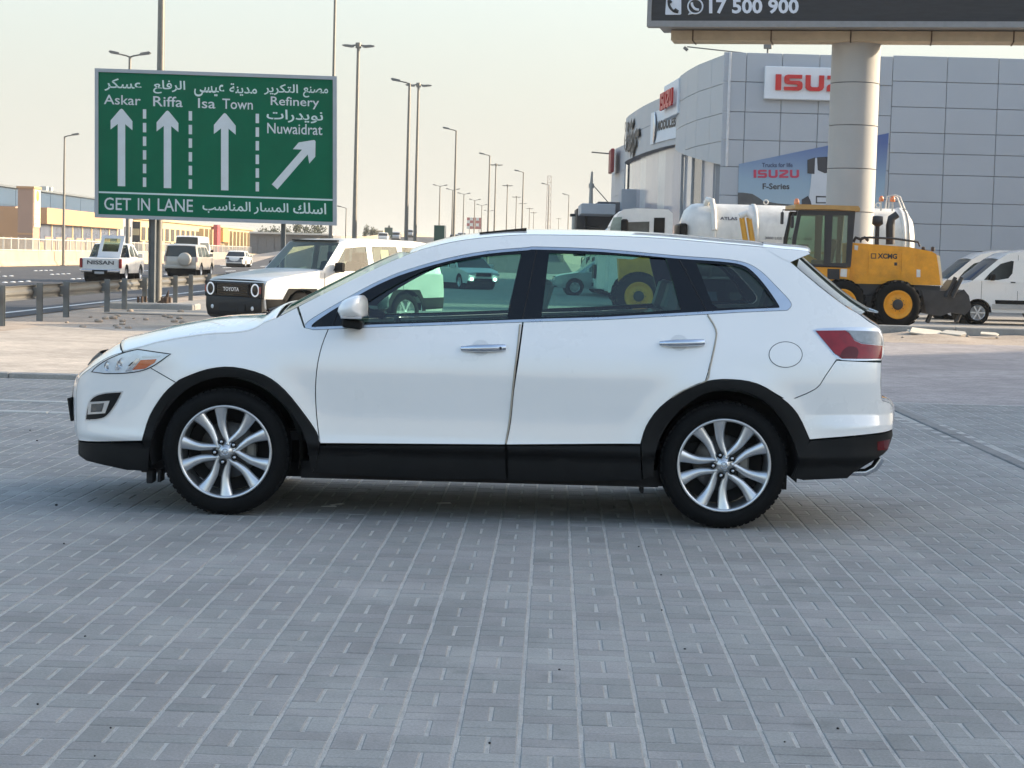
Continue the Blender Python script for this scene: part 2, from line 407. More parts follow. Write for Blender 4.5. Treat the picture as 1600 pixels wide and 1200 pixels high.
def sheet(name, x0, x1, ys, dz, mat, parent=None, nx=1):
    V = []; F = []
    for y in ys:
        for k in range(nx + 1): V.append((x0 + (x1 - x0) * k / nx, y, gz(y) + dz))
    for i in range(len(ys) - 1):
        for k in range(nx): a = i * (nx + 1) + k; F.append((a, a + 1, a + nx + 2, a + nx + 1))
    me = bpy.data.meshes.new(name); me.from_pydata(V, [], F); me.update(); return link(name, me, mat, parent)
struct(sheet('ground', -2500, 2500, [-300, 22, 36, 3500], -0.030, SAND, nx=2))
struct(sheet('road', -35.2, -11.3, [-80, 22, 36, 900], -0.012, ASPH))
YARD = ground_mat('yard_concrete', (.22, .21, .19), (.34, .32, .29), .5, .9, .3, 30)
road2 = struct(sheet('service_yard', -10.2, 40, [46, 190], -0.016, YARD))
fore = struct(sheet('forecourt', -14, 34, [-14, 21.3], -0.0022, JOINT))
PAVFAR = None
def paver_mat(name, use_attr):
    m = bpy.data.materials.new(name); m.use_nodes = True; n = m.node_tree.nodes; l = m.node_tree.links.new; b = n['Principled BSDF']
    b.inputs['Roughness'].default_value = 0.82; b.inputs['Specular IOR Level'].default_value = 0.3
    if use_attr: s = n.new('ShaderNodeAttribute'); s.attribute_name = 'tint'; src = s.outputs['Color']
    else: s = n.new('ShaderNodeObjectInfo'); src = s.outputs['Color']
    ge = n.new('ShaderNodeNewGeometry')
    a = n.new('ShaderNodeTexNoise'); a.inputs['Scale'].default_value = 1.1; a.inputs['Detail'].default_value = 7; a.inputs['Roughness'].default_value = 0.7; l(ge.outputs['Position'], a.inputs['Vector'])
    f = n.new('ShaderNodeTexNoise'); f.inputs['Scale'].default_value = 95; f.inputs['Detail'].default_value = 6; f.inputs['Roughness'].default_value = .75; l(ge.outputs['Position'], f.inputs['Vector'])
    r1 = n.new('ShaderNodeMapRange'); r1.inputs[1].default_value = 0.3; r1.inputs[2].default_value = 0.7; r1.inputs[3].default_value = 0.78; r1.inputs[4].default_value = 1.2; l(a.outputs[0], r1.inputs[0])
    r2 = n.new('ShaderNodeMapRange'); r2.inputs[1].default_value = 0.3; r2.inputs[2].default_value = 0.7; r2.inputs[3].default_value = 0.74; r2.inputs[4].default_value = 1.26; l(f.outputs[0], r2.inputs[0])
    mm = n.new('ShaderNodeMath'); mm.operation = 'MULTIPLY'; l(r1.outputs[0], mm.inputs[0]); l(r2.outputs[0], mm.inputs[1])
    v = n.new('ShaderNodeVectorMath'); v.operation = 'SCALE'; l(src, v.inputs[0]); l(mm.outputs[0], v.inputs['Scale']); 
    sd_ = n.new('ShaderNodeTexNoise'); sd_.inputs['Scale'].default_value = 0.55; sd_.inputs['Detail'].default_value = 10; sd_.inputs['Roughness'].default_value = 0.75; l(ge.outputs['Position'], sd_.inputs['Vector'])
    r3 = n.new('ShaderNodeMapRange'); r3.inputs[1].default_value = 0.52; r3.inputs[2].default_value = 0.72; r3.inputs[3].default_value = 0.0; r3.inputs[4].default_value = 0.45; l(sd_.outputs[0], r3.inputs[0])
    mxc = n.new('ShaderNodeMix'); mxc.data_type = 'RGBA'; mxc.inputs['B'].default_value = (.33, .32, .295, 1); l(r3.outputs[0], mxc.inputs['Factor']); l(v.outputs[0], mxc.inputs['A'])
    st_ = n.new('ShaderNodeTexNoise'); st_.inputs['Scale'].default_value = 2.3; st_.inputs['Detail'].default_value = 3; l(ge.outputs['Position'], st_.inputs['Vector'])
    r4 = n.new('ShaderNodeMapRange'); r4.inputs[1].default_value = 0.66; r4.inputs[2].default_value = 0.76; r4.inputs[3].default_value = 1.0; r4.inputs[4].default_value = 0.72; l(st_.outputs[0], r4.inputs[0])
    v2 = n.new('ShaderNodeVectorMath'); v2.operation = 'SCALE'; l(mxc.outputs['Result'], v2.inputs[0]); l(r4.outputs[0], v2.inputs['Scale']); l(v2.outputs[0], b.inputs['Base Color'])
    bp = n.new('ShaderNodeBump'); bp.inputs['Strength'].default_value = 0.35; bp.inputs['Distance'].default_value = 0.004; l(f.outputs[0], bp.inputs['Height']); l(bp.outputs[0], b.inputs['Normal'])
    return m
PAV_A = paver_mat('paver_concrete', True); PAV_O = paver_mat('paver_concrete_near', False)
def paver_tint(rng):
    k = 0.232 * rng.uniform(0.92, 1.08); t = rng.random()
    return (k * (1.0 if t > .5 else .975), k * 1.0, k * (.985 if t > .5 else .975))
def paver_geo(w, d, h=0.05, b=0.004):
    x, y = w / 2, d / 2; X, Y = x - b, y - b
    V = [(-x, -y, -h), (x, -y, -h), (x, y, -h), (-x, y, -h), (-x, -y, -b * .7), (x, -y, -b * .7), (x, y, -b * .7), (-x, y, -b * .7), (-X, -Y, 0), (X, -Y, 0), (X, Y, 0), (-X, Y, 0)]
    F = [(8, 9, 10, 11)] + [(4 + i, 4 + (i + 1) % 4, 8 + (i + 1) % 4, 8 + i) for i in range(4)] + [(i, (i + 1) % 4, 4 + (i + 1) % 4, 4 + i) for i in range(4)]
    return V, F
rng = random.Random(11)
PY = R(-1.2)                                             # the columns lean a little to the right of straight ahead
cells = []
cs_, sn_ = math.cos(PY), math.sin(PY)
EDGE_X = 4.12
for i in range(-52, 60):
    drift = rng.uniform(-.012, .012)
    for j in range(14, 112):
        u, v = i * 0.2 + 0.03, j * 0.2
        jj = []
        dx = rng.uniform(-.0014, .0014)
        if (i + j) % 2 == 0:
            for s in (-1, 1): jj.append((u + s * 0.0497 + dx, v + drift, 0.0872, 0.1955))
        else:
            for s in (-1, 1): jj.append((u + dx, v + s * 0.0495 + drift, 0.1865, 0.0955))
        for (a, b, w, d) in jj:
            X, Y = a * cs_ - b * sn_, a * sn_ + b * cs_
            if abs(X) > 1.2 + 0.42 * Y or Y > 21.2 or abs(X - EDGE_X) < 0.10 or abs(Y - 17.0) < .075 and X < 2.5 or abs(Y - 18.15) < .075 and X < 2.5: continue
            cells.append((X, Y, w, d))
vis = sorted([c for c in cells if abs(c[0]) < 0.262 * c[1] and c[1] > 5.75], key=lambda c: c[1])
near = set(vis[:300])
pm = {}
for key in ((0.0872, 0.1955), (0.1865, 0.0955)):
    V, F = paver_geo(*key); me = bpy.data.meshes.new('paver'); me.from_pydata(V, [], F); me.update(); me.materials.append(PAV_O); pm[key] = me
V_, F_, T_ = [], [], []
for c in cells:
    X, Y, w, d = c; zt = rng.uniform(-.0006, .0014); rz = PY + rng.uniform(-.012, .012); tl = rng.uniform(-.008, .008); tl2 = rng.uniform(-.005, .005); col = paver_tint(rng)
    if c in near:
        o = bpy.data.objects.new('paver', pm[(w, d)]); COL.objects.link(o); o.parent = fore
        o.location = (X, Y, zt); o.rotation_euler = (tl, tl2, rz); o.color = (*col, 1)
    else:
        V, F = paver_geo(w, d); k = len(V_); ca, sa = math.cos(rz), math.sin(rz)
        for (x, y, z) in V: V_.append((X + x * ca - y * sa, Y + x * sa + y * ca, z + zt + tl * y - tl2 * x)); T_.append((*col, 1))
        F_ += [tuple(q + k for q in f) for f in F]
me = bpy.data.meshes.new('paver_field'); me.from_pydata(V_, [], F_)
at = me.attributes.new('tint', 'FLOAT_COLOR', 'POINT'); at.data.foreach_set('color', [x for t in T_ for x in t]); me.update()
stuff(link('paver_field', me, PAV_A, fore))
# edging stones flush with the paving
rng = random.Random(5)
def edging(name, p0, p1, n, w, h, z, mat=CONC):
    p0, p1 = Vector(p0), Vector(p1); d = (p1 - p0); L_ = d.length / n; d.normalize(); a = math.atan2(d.y, d.x)
    mb = MB().box((0, 0, -h / 2), (L_ - .008, w, h), bev=.008); me = mb.mesh('edging_stone'); me.materials.append(mat)
    for i in range(n):
        o = bpy.data.objects.new(name, me); COL.objects.link(o); o.parent = fore; p = p0 + d * (L_ * (i + .5))
        o.location = (p.x, p.y, z + gz(p.y) + rng.uniform(-.002, .003)); o.rotation_euler = (0, 0, a + rng.uniform(-.004, .004))
EDG = ground_mat('edging_grey', (.15, .15, .15), (.24, .24, .235), 3.0, .9, .4, 60)
edging('edging_stone', (EDGE_X - .26, 5, 0), (EDGE_X + .1, 21.2, 0), 20, .12, .1, .012, EDG)
EDL = ground_mat('edging_pale', (.34, .34, .33), (.48, .48, .46), 3.0, .9, .4, 60)
edging('edging_stone', (-11, 17.0, 0), (2.5, 17.0, 0), 14, .12, .1, .012, EDL); edging('edging_stone', (-11, 18.15, 0), (2.5, 18.15, 0), 14, .12, .1, .012, EDL)
edging('kerb_stone', (-20, 21.45, 0), (3.95, 21.45, 0), 27, .2, .25, .055)
# far paving: blocks too small to tell apart -> brick pattern
def brick_mat(name, c1, c2, cm):
    m = bpy.data.materials.new(name); m.use_nodes = True; n = m.node_tree.nodes; l = m.node_tree.links.new; b = n['Principled BSDF']; b.inputs['Roughness'].default_value = .85
    ge = n.new('ShaderNodeNewGeometry'); br = n.new('ShaderNodeTexBrick'); br.inputs['Scale'].default_value = 1.0; br.inputs['Brick Width'].default_value = .2; br.inputs['Row Height'].default_value = .1
    br.inputs['Mortar Size'].default_value = .006; br.inputs['Color1'].default_value = (*c1, 1); br.inputs['Color2'].default_value = (*c2, 1); br.inputs['Mortar'].default_value = (*cm, 1)
    l(ge.outputs['Position'], br.inputs['Vector']); src = br.outputs[0]
    for sc, lo, hi in ((.45, .75, 1.25), (6.0, .78, 1.22)):
        no = n.new('ShaderNodeTexNoise'); no.inputs['Scale'].default_value = sc; no.inputs['Detail'].default_value = 8; no.inputs['Roughness'].default_value = .7; l(ge.outputs['Position'], no.inputs['Vector'])
        rr = n.new('ShaderNodeMapRange'); rr.inputs[1].default_value = .3; rr.inputs[2].default_value = .7; rr.inputs[3].default_value = lo; rr.inputs[4].default_value = hi; l(no.outputs[0], rr.inputs[0])
        vm = n.new('ShaderNodeVectorMath'); vm.operation = 'SCALE'; l(src, vm.inputs[0]); l(rr.outputs[0], vm.inputs['Scale']); src = vm.outputs[0]
    l(src, b.inputs['Base Color']); return m
struct(sheet('far_paving', 3.95, 40, [21.22, 22, 36, 41.2], -0.010, brick_mat('purple_paving', (.215, .20, .205), (.275, .253, .253), (.34, .32, .30))))
struct(sheet('verge_paving', -9.6, 3.95, [21.55, 22, 36, 38], -0.016, brick_mat('buff_paving', (.31, .27, .225), (.40, .35, .295), (.44, .39, .33))))
# two small scraps of paper and dark pebbles lying on the blocks
SCRAP = M('paper_scrap', (.72, .72, .68), .8, var=.1); PEB = M('dark_pebble', (.012, .012, .014), .8, var=.3, scale=60)
def scrap(px, py, a, label):
    p = G(px, py, .003); mb = MB(); s = [(-.045, -.012), (.05, -.018), (.04, .016), (-.04, .02)]
    mb.prism(s, lambda u, v, h: Vector((u, v, h + .004 * math.sin(u * 60))), 0, .0012); o = mb.build('paper_scrap', SCRAP); o.location = p; o.rotation_euler = (0, 0, a)
    tag(o, label, 'paper scrap')
scrap(513, 791, .1, 'thin white scrap of paper under the white SUV beside its front wheel')
scrap(526, 788, .7, 'short bright scrap of paper touching the thin one by the front wheel')
scrap(693, 786, .0, 'small white scrap of paper under the middle of the white SUV')
rng = random.Random(21)
for (px, py, rpx) in ((88, 790, 2.6), (58, 689, 2), (47, 673, 1.6), (100, 850, 2), (133, 995, 2.3), (59, 1101, 2.6), (173, 1138, 2.2), (148, 1182, 2.2), (765, 1162, 3), (874, 1047, 2.4), (998, 855, 1.8), (1033, 899, 2), (1034, 954, 2), (1070, 1015, 2.4), (1309, 1139, 2.8), (1226, 1160, 2.2)):
    p = G(px, py, 0); r = .8 * rpx * p.y / FPX
    o = MB().sphere((0, 0, 0), r, 7, 5, (1.2, 1, .8)).build('pebble', PEB); o.location = (p.x, p.y, r * .55); o.rotation_euler = (0, 0, rng.uniform(0, 3))
    tag(o, 'tiny dark pebble lying loose on the grey paving blocks', 'pebble', 'dark pebbles on the paving')
# road markings: rows of white studs on the dual carriageway
STUD = M('road_stud_white', (.75, .75, .72), .6, var=.1)
rd = bpy.data.objects['road']
sm_ = MB().lathe([(0, .035), (.09, .025), (.13, 0)], 10, axis='z').mesh('road_stud'); sm_.materials.append(STUD)
for X in (-17.6, -21.4, -25.4, -29.4):
    for k in range(16):
        for q in range(4):
            o = bpy.data.objects.new('road_stud', sm_); COL.objects.link(o); o.parent = rd; o.location = (X, 66 + k * 12 + q * 1.25, -.112)
LINE = M('road_paint', (.62, .62, .6), .7, var=.25, scale=1.5)
o = sheet('edge_line', -12.2, -12.02, [20, 22, 36, 600], -.008, LINE, rd)

# ================================================================== the white SUV in front
MX0, MYC = -2.625, 11.675
def table(kn, lo, hi, n=1200):
    t = [smooth_knots(kn, lo + (hi - lo) * i / n) for i in range(n + 1)]
    def f(x):
        q = (x - lo) / (hi - lo) * n
        if q <= 0: return t[0]
        if q >= n: return t[n]
        i = int(q); return t[i] + (t[i + 1] - t[i]) * (q - i)
    return f
_plan = table([(-.2, .10), (0, .50), (.05, .60), (.12, .69), (.25, .785), (.45, .865), (.7, .92), (1.0, .952), (1.5, .963), (2.5, .966), (3.6, .962), (4.2, .944), (4.5, .915), (4.7, .865), (4.8, .81), (4.87, .72), (4.91, .62), (5.1, .2)], -.2, 5.1)
_tumb = table([(.1, .93), (.2, .955), (.32, .975), (.385, .976), (.43, 1.003), (.50, .992), (.62, .986), (.75, .99), (.86, .994), (.96, .982), (1.03, .962), (1.09, .935), (1.2, .885), (1.35, .815), (1.5, .74), (1.58, .695), (1.64, .65), (1.70, .60), (1.8, .5)], .1, 1.8)
MWF, MWR = (0.97, .372), (3.855, .372)
def MW(x, z):
    w = _plan(x) * _tumb(z)
    for (cx, cz) in (MWF, MWR):
        r = math.hypot(x - cx, z - cz)
        if z > .2 and r < .8: w += .020 * math.exp(-((r - .47) / .085) ** 2)
    if x > 4.3 and z < .75:                                   # rear bumper shelf
        t = min(1, (x - 4.3) / .3); w += .03 * t * max(0, min(1, (.68 - z) / .06))
    return w
def mz(px, py):
    Y = 10.75
    for _ in range(14):
        p = P(px, py, Y); Y = 0.4 * Y + 0.6 * (MYC - MW(p.x - MX0, p.z))
    return (p.x - MX0, p.z)
def mp(pts, k=0): return [mz(*p) for p in (catmull(pts, k) if k else pts)]
suv = thing('white_suv', 'white family SUV with grey ten-spoke wheels parked side-on in front', 'car', (MX0, MYC, 0))
S = Shell(suv, MW, grid=.045)
fw, rw = mz(352, 711), mz(1131, 731)
top_ = [(431, 497), (480, 471.5), (530, 446.5), (574, 425), (612, 407.5), (652, 391.6), (690, 381.5), (730, 374), (792, 367.8), (839, 366.5), (940, 368), (1034, 372), (1127, 380), (1196, 386), (1224, 390)]
wo_t = [(477, 512), (481, 503), (516, 481), (569, 451), (600, 436), (636, 422), (699, 404), (761, 392.5), (824, 387), (839, 386), (940, 389.5), (1059, 400), (1127, 404.7), (1165, 411), (1190, 425), (1215, 450), (1233, 469), (1236, 478), (1230, 484.5)]
wo_b = [(1158, 487.5), (1105, 490.6), (940, 499.5), (817, 503), (667, 508.5), (583, 511), (536, 513), (490, 515)]
wi_t = [(487, 511), (490, 505), (519, 485), (571, 455), (601, 440), (637, 426), (700, 408), (762, 396.5), (824, 391), (839, 390), (940, 393.5), (1059, 404), (1125, 408.5), (1158, 413.5), (1177, 425), (1198, 449), (1217, 477), (1216, 481)]
wi_b = [(1158, 483.5), (1105, 486.6), (940, 495.5), (817, 499), (667, 504.5), (583, 507.2), (536, 509.3)]
afo = [(222, 689), (234, 650), (256, 615.6), (275, 598), (287, 590.6), (325, 577), (365, 574), (412, 586), (444, 609), (475, 647), (494, 675), (500, 694)]
aro = [(1001, 694), (1010, 666), (1031, 637), (1065, 612), (1103, 596), (1143, 593), (1184, 600), (1221, 622), (1246, 647), (1265, 687)]
fdl = [(513, 514), (503, 540), (496, 570), (493, 605), (494, 640), (497, 670), (500, 693)]         # front shut line of front door
mdl = [(816.5, 503), (809, 560), (801.5, 610), (796.5, 660), (789.5, 695)]
rdl = [(1105, 490.6), (1118, 515), (1117, 535), (1108, 575), (1102, 596)]
hood_l = [(192, 549.5), (215.6, 543.7), (256, 533), (319, 523), (366, 520), (387, 517), (400, 512.5), (412, 505), (419, 502)]
nose = [(190.5, 550.5), (180, 553.5), (168, 558.5), (150, 569), (139, 577), (129, 584.5), (123, 593), (119.5, 610), (119, 640), (119.5, 660), (121, 680), (124, 688.5)]
GAP = .0028
def pan(name, px, mat, gap=GAP, **k):
    pl = offset_poly(mp(px), gap) if gap else mp(px)
    return S.panel(name, pl, mat, **k)
C = catmull
body = pan('body_side', C([(466, 479)] + top_[1:], 3) + C([(1235, 409), (1284, 450), (1321, 478), (1340, 489), (1359, 503), (1374, 513), (1380, 531), (1382, 553)], 3) + [(1377, 564), (1307, 562)] +
    C([(1307, 562), (1290, 587), (1274, 608), (1231, 626.6)], 3)[1:] + C(aro, 3)[3 * 4:3 * 7][::-1] + C(rdl, 3)[::-1] + [(1158, 487.5)] + C(wo_t, 3)[::-1], WHITE)
fender = pan('fender', C(hood_l, 3) + [(431, 497), (464, 480), (475, 511.5), (490, 515)] + C(fdl, 3) + C(afo, 3)[9:-1][::-1] + [(236, 575.5), (216, 547)], WHITE)
door_f = pan('front_door', C(fdl, 3)[::-1] + [(583, 511), (667, 508.5)] + C(mdl, 3), WHITE)
door_r = pan('rear_door', C([(x + 1.2, y) for x, y in mdl], 3)[::-1] + [(940, 499.5)] + C(rdl, 3) + C(aro, 3)[:12][::-1], WHITE)
bump_f = pan('front_bumper', C(nose, 3) + C(afo, 3)[:9] + [(275, 598), (236, 575.5), (216, 546), (193, 550.5)], WHITE)
bump_r = pan('rear_bumper', [(1307, 563), (1377, 566), (1376, 600), (1377, 622)] + C([(1379, 626), (1389, 629), (1395, 636), (1396, 655), (1395, 671)], 3) + [(1330, 681.5), (1265, 687)] + C(aro, 3)[21:-1][::-1] + C([(1307, 562), (1290, 587), (1274, 608), (1231, 626.6)], 3)[1:-1][::-1], WHITE)
pan('bumper_skirt', [(124, 690), (222, 691), (227, 705), (232, 737), (200, 735), (175, 730), (135, 720), (125, 712)], BLACKP)
pan('rear_skirt', [(1265, 688.5), (1330, 683), (1394, 673), (1395, 680), (1387, 703), (1380, 710), (1335, 738), (1324, 748), (1255, 751), (1235, 746), (1252, 715)], BLACKP)
afi = [(484, 724), (478, 690), (462, 655), (435, 622), (400, 598), (364, 589), (325, 594), (288, 612), (258, 645), (241, 680), (234, 706)]
ari = [(1248, 720), (1239, 690), (1222, 658), (1194, 627), (1150, 609), (1105, 614), (1066, 638), (1038, 672), (1024, 710), (1021, 745)]
pan('wheel_arch', C(afo, 3) + [(494, 730), (487, 739)] + C(afi, 3) + [(232, 737), (226, 706)], BLACKP, off=.010, flange=.05)
pan('wheel_arch', C(aro, 3) + [(1257, 715), (1240, 746)] + C(ari, 3) + [(1004, 750)], BLACKP, off=.010, flange=.05)
pan('sill_cladding', [(500, 695.5), (789, 696.5), (791, 750), (690, 748.5), (600, 746), (545, 743), (488, 739), (495, 718)], BLACKP, off=.004)
pan('sill_cladding', [(792, 696.5), (1001, 696.5), (1003, 751), (866, 753), (864, 757), (856, 752), (794, 751)], BLACKP, off=.004)
# glasshouse
op1 = C([(556, 487), (579, 469), (618, 445), (665, 422), (709, 409.5), (752, 402), (788, 398.5), (815, 397)], 3) + [(792, 497.5), (700, 501), (588, 504), (557, 505)]
op2 = [(858, 395.5), (904, 396.5), (970, 398.5), (1040, 403.5), (1064, 484), (950, 491), (846, 495.3)]
op3 = C([(1088, 411), (1127, 413), (1155, 417), (1171, 426), (1192, 448), (1211, 475)], 3) + [(1203, 479), (1122, 481.5), (1113, 475)]
wo = C(wo_t, 3) + wo_b; wi = C(wi_t, 3) + wi_b
S.panel('window_chrome', mp(wo), SATIN, off=.003, holes=[mp(wi)], flange=.012)
S.panel('window_frame', mp(wi), BLACKG, off=-.001, holes=[mp(op1), mp(op2), mp(op3)], flange=.016)
for a in ([(1104.5, 486.6), (1060.5, 404)], [(816.5, 499), (838.5, 390.5)], [(520, 510), (531, 479)]):       # door gaps up through the frames
    (x0, y0), (x1, y1) = a; pan('door_seal', [(x0 - .8, y0), (x0 + .8, y0), (x1 + .8, y1), (x1 - .8, y1)], UNDER, gap=0, off=.0016, flange=.004)
S.panel('side_window', mp(op1), GTINT, off=-.014, flange=0); S.panel('side_window', mp(op2), GTINT, off=-.014, flange=0); S.panel('quarter_window', mp(op3), GDARK, off=-.014, flange=0)
# strips across the car
hl = mp(C(hood_l, 3) + [(431, 497)]); nh = len(hl)
S.strip('bonnet', [(x, z + .001) for x, z in hl], WHITE, crown=[.046 + .028 * min(1, i / 9) for i in range(nh)], bow=[-.12 * (1 - min(1, i / 11)) for i in range(nh)], pw=3.0, n=24, inset=.006, thick=.010)
S.strip('bonnet_gap', mp([(189.6, 551.2), (192.2, 549.9)]), UNDER, crown=.0475, bow=-.12, pw=3.0, n=24)
nz = mp(C(nose, 3)); S.strip('nose_cover', nz, WHITE, crown=[.044 * max(0, 1 - i / 14) for i in range(len(nz))], bow=[-.12 + .02 * min(1, i / 14) for i in range(len(nz))], n=18, inset=.001, pw=3.0)
gl = mp([(157, 558), (147, 568), (140, 579)]); S.strip('grille', gl, BLACKP, bow=-.15, n=12, sides=.7)
gl = mp([(120, 612), (118, 640), (119, 664)]); S.strip('lower_grille', gl, BLACKP, bow=-.125, n=12, sides=.7)
S.strip('skirt_front', mp([(124, 689), (124, 712), (135, 720), (200, 735)]), BLACKP, bow=-.09, n=12)
p = P(109.5, 640, MYC - .25); MB().box((p.x - MX0 + .0, 0, p.z), (.018, .5, .145), Matrix.Rotation(R(-9), 3, 'Y'), bev=.004).build('number_plate', BLACKP, suv)
wl = mp(C([(433, 496), (480, 471.5), (530, 446.5), (574, 425), (612, 407.5), (640, 396)], 3)); S.strip('windscreen', wl, GWIND, bow=-.10, crown=.01, n=18, inset=.03)
rf = mp(C([(640, 396), (652, 391.6), (690, 381.5), (730, 374), (792, 367.8), (839, 366.5), (940, 368), (1034, 372), (1127, 380), (1196, 386), (1226, 392)], 3))
S.strip('roof', rf, WHITE, crown=.04, n=22, pw=2.6); S.strip('headliner', [(x, z - .03) for x, z in rf], M('headliner_cloth', (.30, .30, .28), .9), crown=.03, n=12, inset=.03)
sp = [(1192, 386), (1226, 389.5), (1262, 392), (1265.5, 396.5), (1252, 402), (1235, 409.5), (1222, 404)]
S.panel('spoiler', mp(sp), WHITE, off=.002); sx = mp(C([(1192, 385.5), (1226, 389), (1262, 392), (1265.5, 396.5)], 2)); S.strip('spoiler_top', sx, WHITE, crown=.035, bow=.05, n=16); S.strip('spoiler_underside', mp([(1265.5, 396.8), (1252, 402), (1235, 409.5)]), BLACKP, crown=.03, bow=.04, n=12)
hg = mp(C([(1236, 409), (1284, 449), (1321, 477), (1345, 492)], 3)); S.strip('tailgate_window', hg, GDARK, bow=.16, crown=.03, n=16, inset=.01)
S.strip('tailgate', mp(C([(1345, 492), (1359, 502), (1373, 512.5), (1379, 531), (1381, 553), (1377, 566), (1376, 600), (1377, 624)], 3)), WHITE, bow=.10, n=16)
S.strip('rear_bumper_cover', mp(C([(1377, 624), (1379, 626), (1389, 629), (1395, 636), (1396, 655), (1395, 671)], 3)), WHITE, bow=.09, n=16)
S.strip('rear_valance', mp([(1394, 672), (1395, 680), (1387, 703), (1380, 710), (1335, 738)]), BLACKP, bow=.07, n=12)
p = P(1342, 486, 11.5); MB().tube([(p.x - MX0, .0, p.z + .01), (p.x - MX0 + .05, -.12, p.z + .015), (p.x - MX0 + .09, -.3, p.z - .0)], [.016, .012, .007]).build('rear_wiper', SATIN, suv)
c0 = mz(413, 497); MB().tube([(c0[0] - .02, -.55, c0[1] + .035), (c0[0] + .05, -.3, c0[1] + .06), (c0[0] + .12, .3, c0[1] + .065)], .009).build('wiper', BLACKP, suv)
MB().box((c0[0] + .06, 0, c0[1] + .012), (.16, 1.3, .03), bev=.01).build('cowl', BLACKP, suv)
# tilted sunroof
a, b2 = mz(748, 371.5), mz(823, 358.5); mb = MB()
mb.add([(a[0], -.42, a[1] + .035), (a[0], .42, a[1] + .035), (b2[0], .42, b2[1] + .012), (b2[0], -.42, b2[1] + .012), (a[0], -.42, a[1] + .015), (a[0], .42, a[1] + .015), (b2[0], .42, b2[1] - .012), (b2[0], -.42, b2[1] - .012)],
       [(0, 1, 2, 3), (7, 6, 5, 4), (0, 4, 5, 1), (2, 6, 7, 3), (1, 5, 6, 2), (0, 3, 7, 4)]).build('sunroof', BLACKG, suv)
# lamps
hp = C([(142, 581.5), (150, 573), (166.7, 561.7), (191.7, 551), (215, 545)], 3) + [(267.5, 552.5)] + C([(267, 553.5), (247, 568), (233, 576), (217, 581), (193, 584), (165, 584.5)], 3)
REFL = M('lamp_reflector', (.84, .87, .90), .2, metal=.1, coat=.6, var=.2, scale=9)
for hd in S.panel('headlight', mp(hp), BLACKP, off=.0015, flange=0):
    sg = 1 if hd.data.vertices[0].co.y > 0 else -1
    def sub(name, pl, mat, off, fl=.003, rnd=0): return S.panel(name, offset_poly(mp(pl), .0), mat, off=off, flange=fl, sides=(sg,), parent=hd)
    S.panel('lamp_bowl', offset_poly(mp(hp), .006), REFL, off=.004, flange=.003, sides=(sg,), parent=hd)
    sub('indicator', [(206.7, 578), (213, 571), (220, 562.5), (245, 561), (241.7, 566.7), (226.7, 576)], AMBER, .008)
    sub('lamp_divider', [(196, 580), (204, 580), (219, 561), (214, 560)], CHROME, .009); sub('lamp_divider', [(180, 578), (186, 578), (190, 562), (184, 564)], CHROME, .009)
    sub('lamp_divider', [(200, 572), (206, 566), (212, 564), (207, 572)], BLACKG, .0085); sub('lamp_divider', [(222, 556), (252, 555), (250, 557), (222, 559)], SATIN, .009)
    for (px, py, r) in ((172, 572, .034), (194, 568, .036)):
        x, z = mz(px, py); MB().lathe([(0, .008), (r * .55, .004), (r * .8, .010), (r, .008), (r, 0)], 24, (x, sg * (MW(x, z) + .004), z)).build('projector', CHROME, hd)
    S.panel('lens', offset_poly(mp(hp), .003), LENS, off=.015, flange=.012, sides=(sg,), parent=hd)
fg = [(132.5, 657.5), (134, 646.7)] + C([(135, 640), (140, 625), (150, 616.7), (166.7, 612.5), (192.5, 610.8)], 3) + C([(190, 617), (183, 630), (173, 645), (163, 654), (150, 657)], 3)
for f_ in S.panel('fog_lamp', mp(fg), SATIN, off=.002, flange=.004):
    sg = 1 if f_.data.vertices[0].co.y > 0 else -1
    S.panel('bezel', offset_poly(mp(fg), .008), BLACKP, off=.0035, flange=.002, sides=(sg,), parent=f_)
    S.panel('lamp_ring', mp([(139, 628), (171.7, 626), (164.5, 645.5), (137, 647.5)]), SATIN, off=.006, flange=.004, sides=(sg,), parent=f_)
    S.panel('lens', mp([(143, 631), (163, 629.5), (159, 643), (142, 644)]), M('smoked_lens', (.05, .052, .05), .15, coat=1), off=.008, flange=.003, sides=(sg,), parent=f_)
tl = [(1269.7, 515.6)] + C([(1278, 513), (1330, 511), (1362, 512), (1374, 514.5)], 2) + C([(1379, 525), (1381, 537.5), (1380, 552), (1377, 562.5)], 2) + C([(1350, 563.5), (1315, 562.5), (1302.5, 554.7)], 2)
for t_ in S.panel('tail_light', mp(tl), SATIN, off=.002, flange=.004):
    sg = 1 if t_.data.vertices[0].co.y > 0 else -1
    S.panel('red_lens', mp([(1274, 516.5), (1320, 516), (1326, 520), (1335, 532), (1346, 537), (1379, 540), (1377, 560.5), (1316, 560), (1304, 552)]), RED, off=.006, flange=.004, sides=(sg,), parent=t_)
    S.panel('clear_lens', mp([(1321, 516), (1373, 517.5), (1378, 527), (1379, 539), (1347, 536), (1336, 531), (1327, 520)]), M('smoke_clear_lens', (.22, .24, .25), .12, coat=1.0, var=.3, scale=18), off=.006, flange=.004, sides=(sg,), parent=t_)
    S.panel('brake_lamp', mp(C([(1312, 558), (1316, 548), (1326, 541), (1338, 543), (1341, 550), (1339, 559)], 2)), M('deep_red_lens', (.09, .002, .004), .2, coat=.3, spec=.3), off=.0085, flange=.003, sides=(sg,), parent=t_)
pan('side_reflector', [(1371, 690), (1391, 686), (1387, 702), (1371, 704)], MATS['deep_red_lens'], gap=0, off=.003, flange=.004)
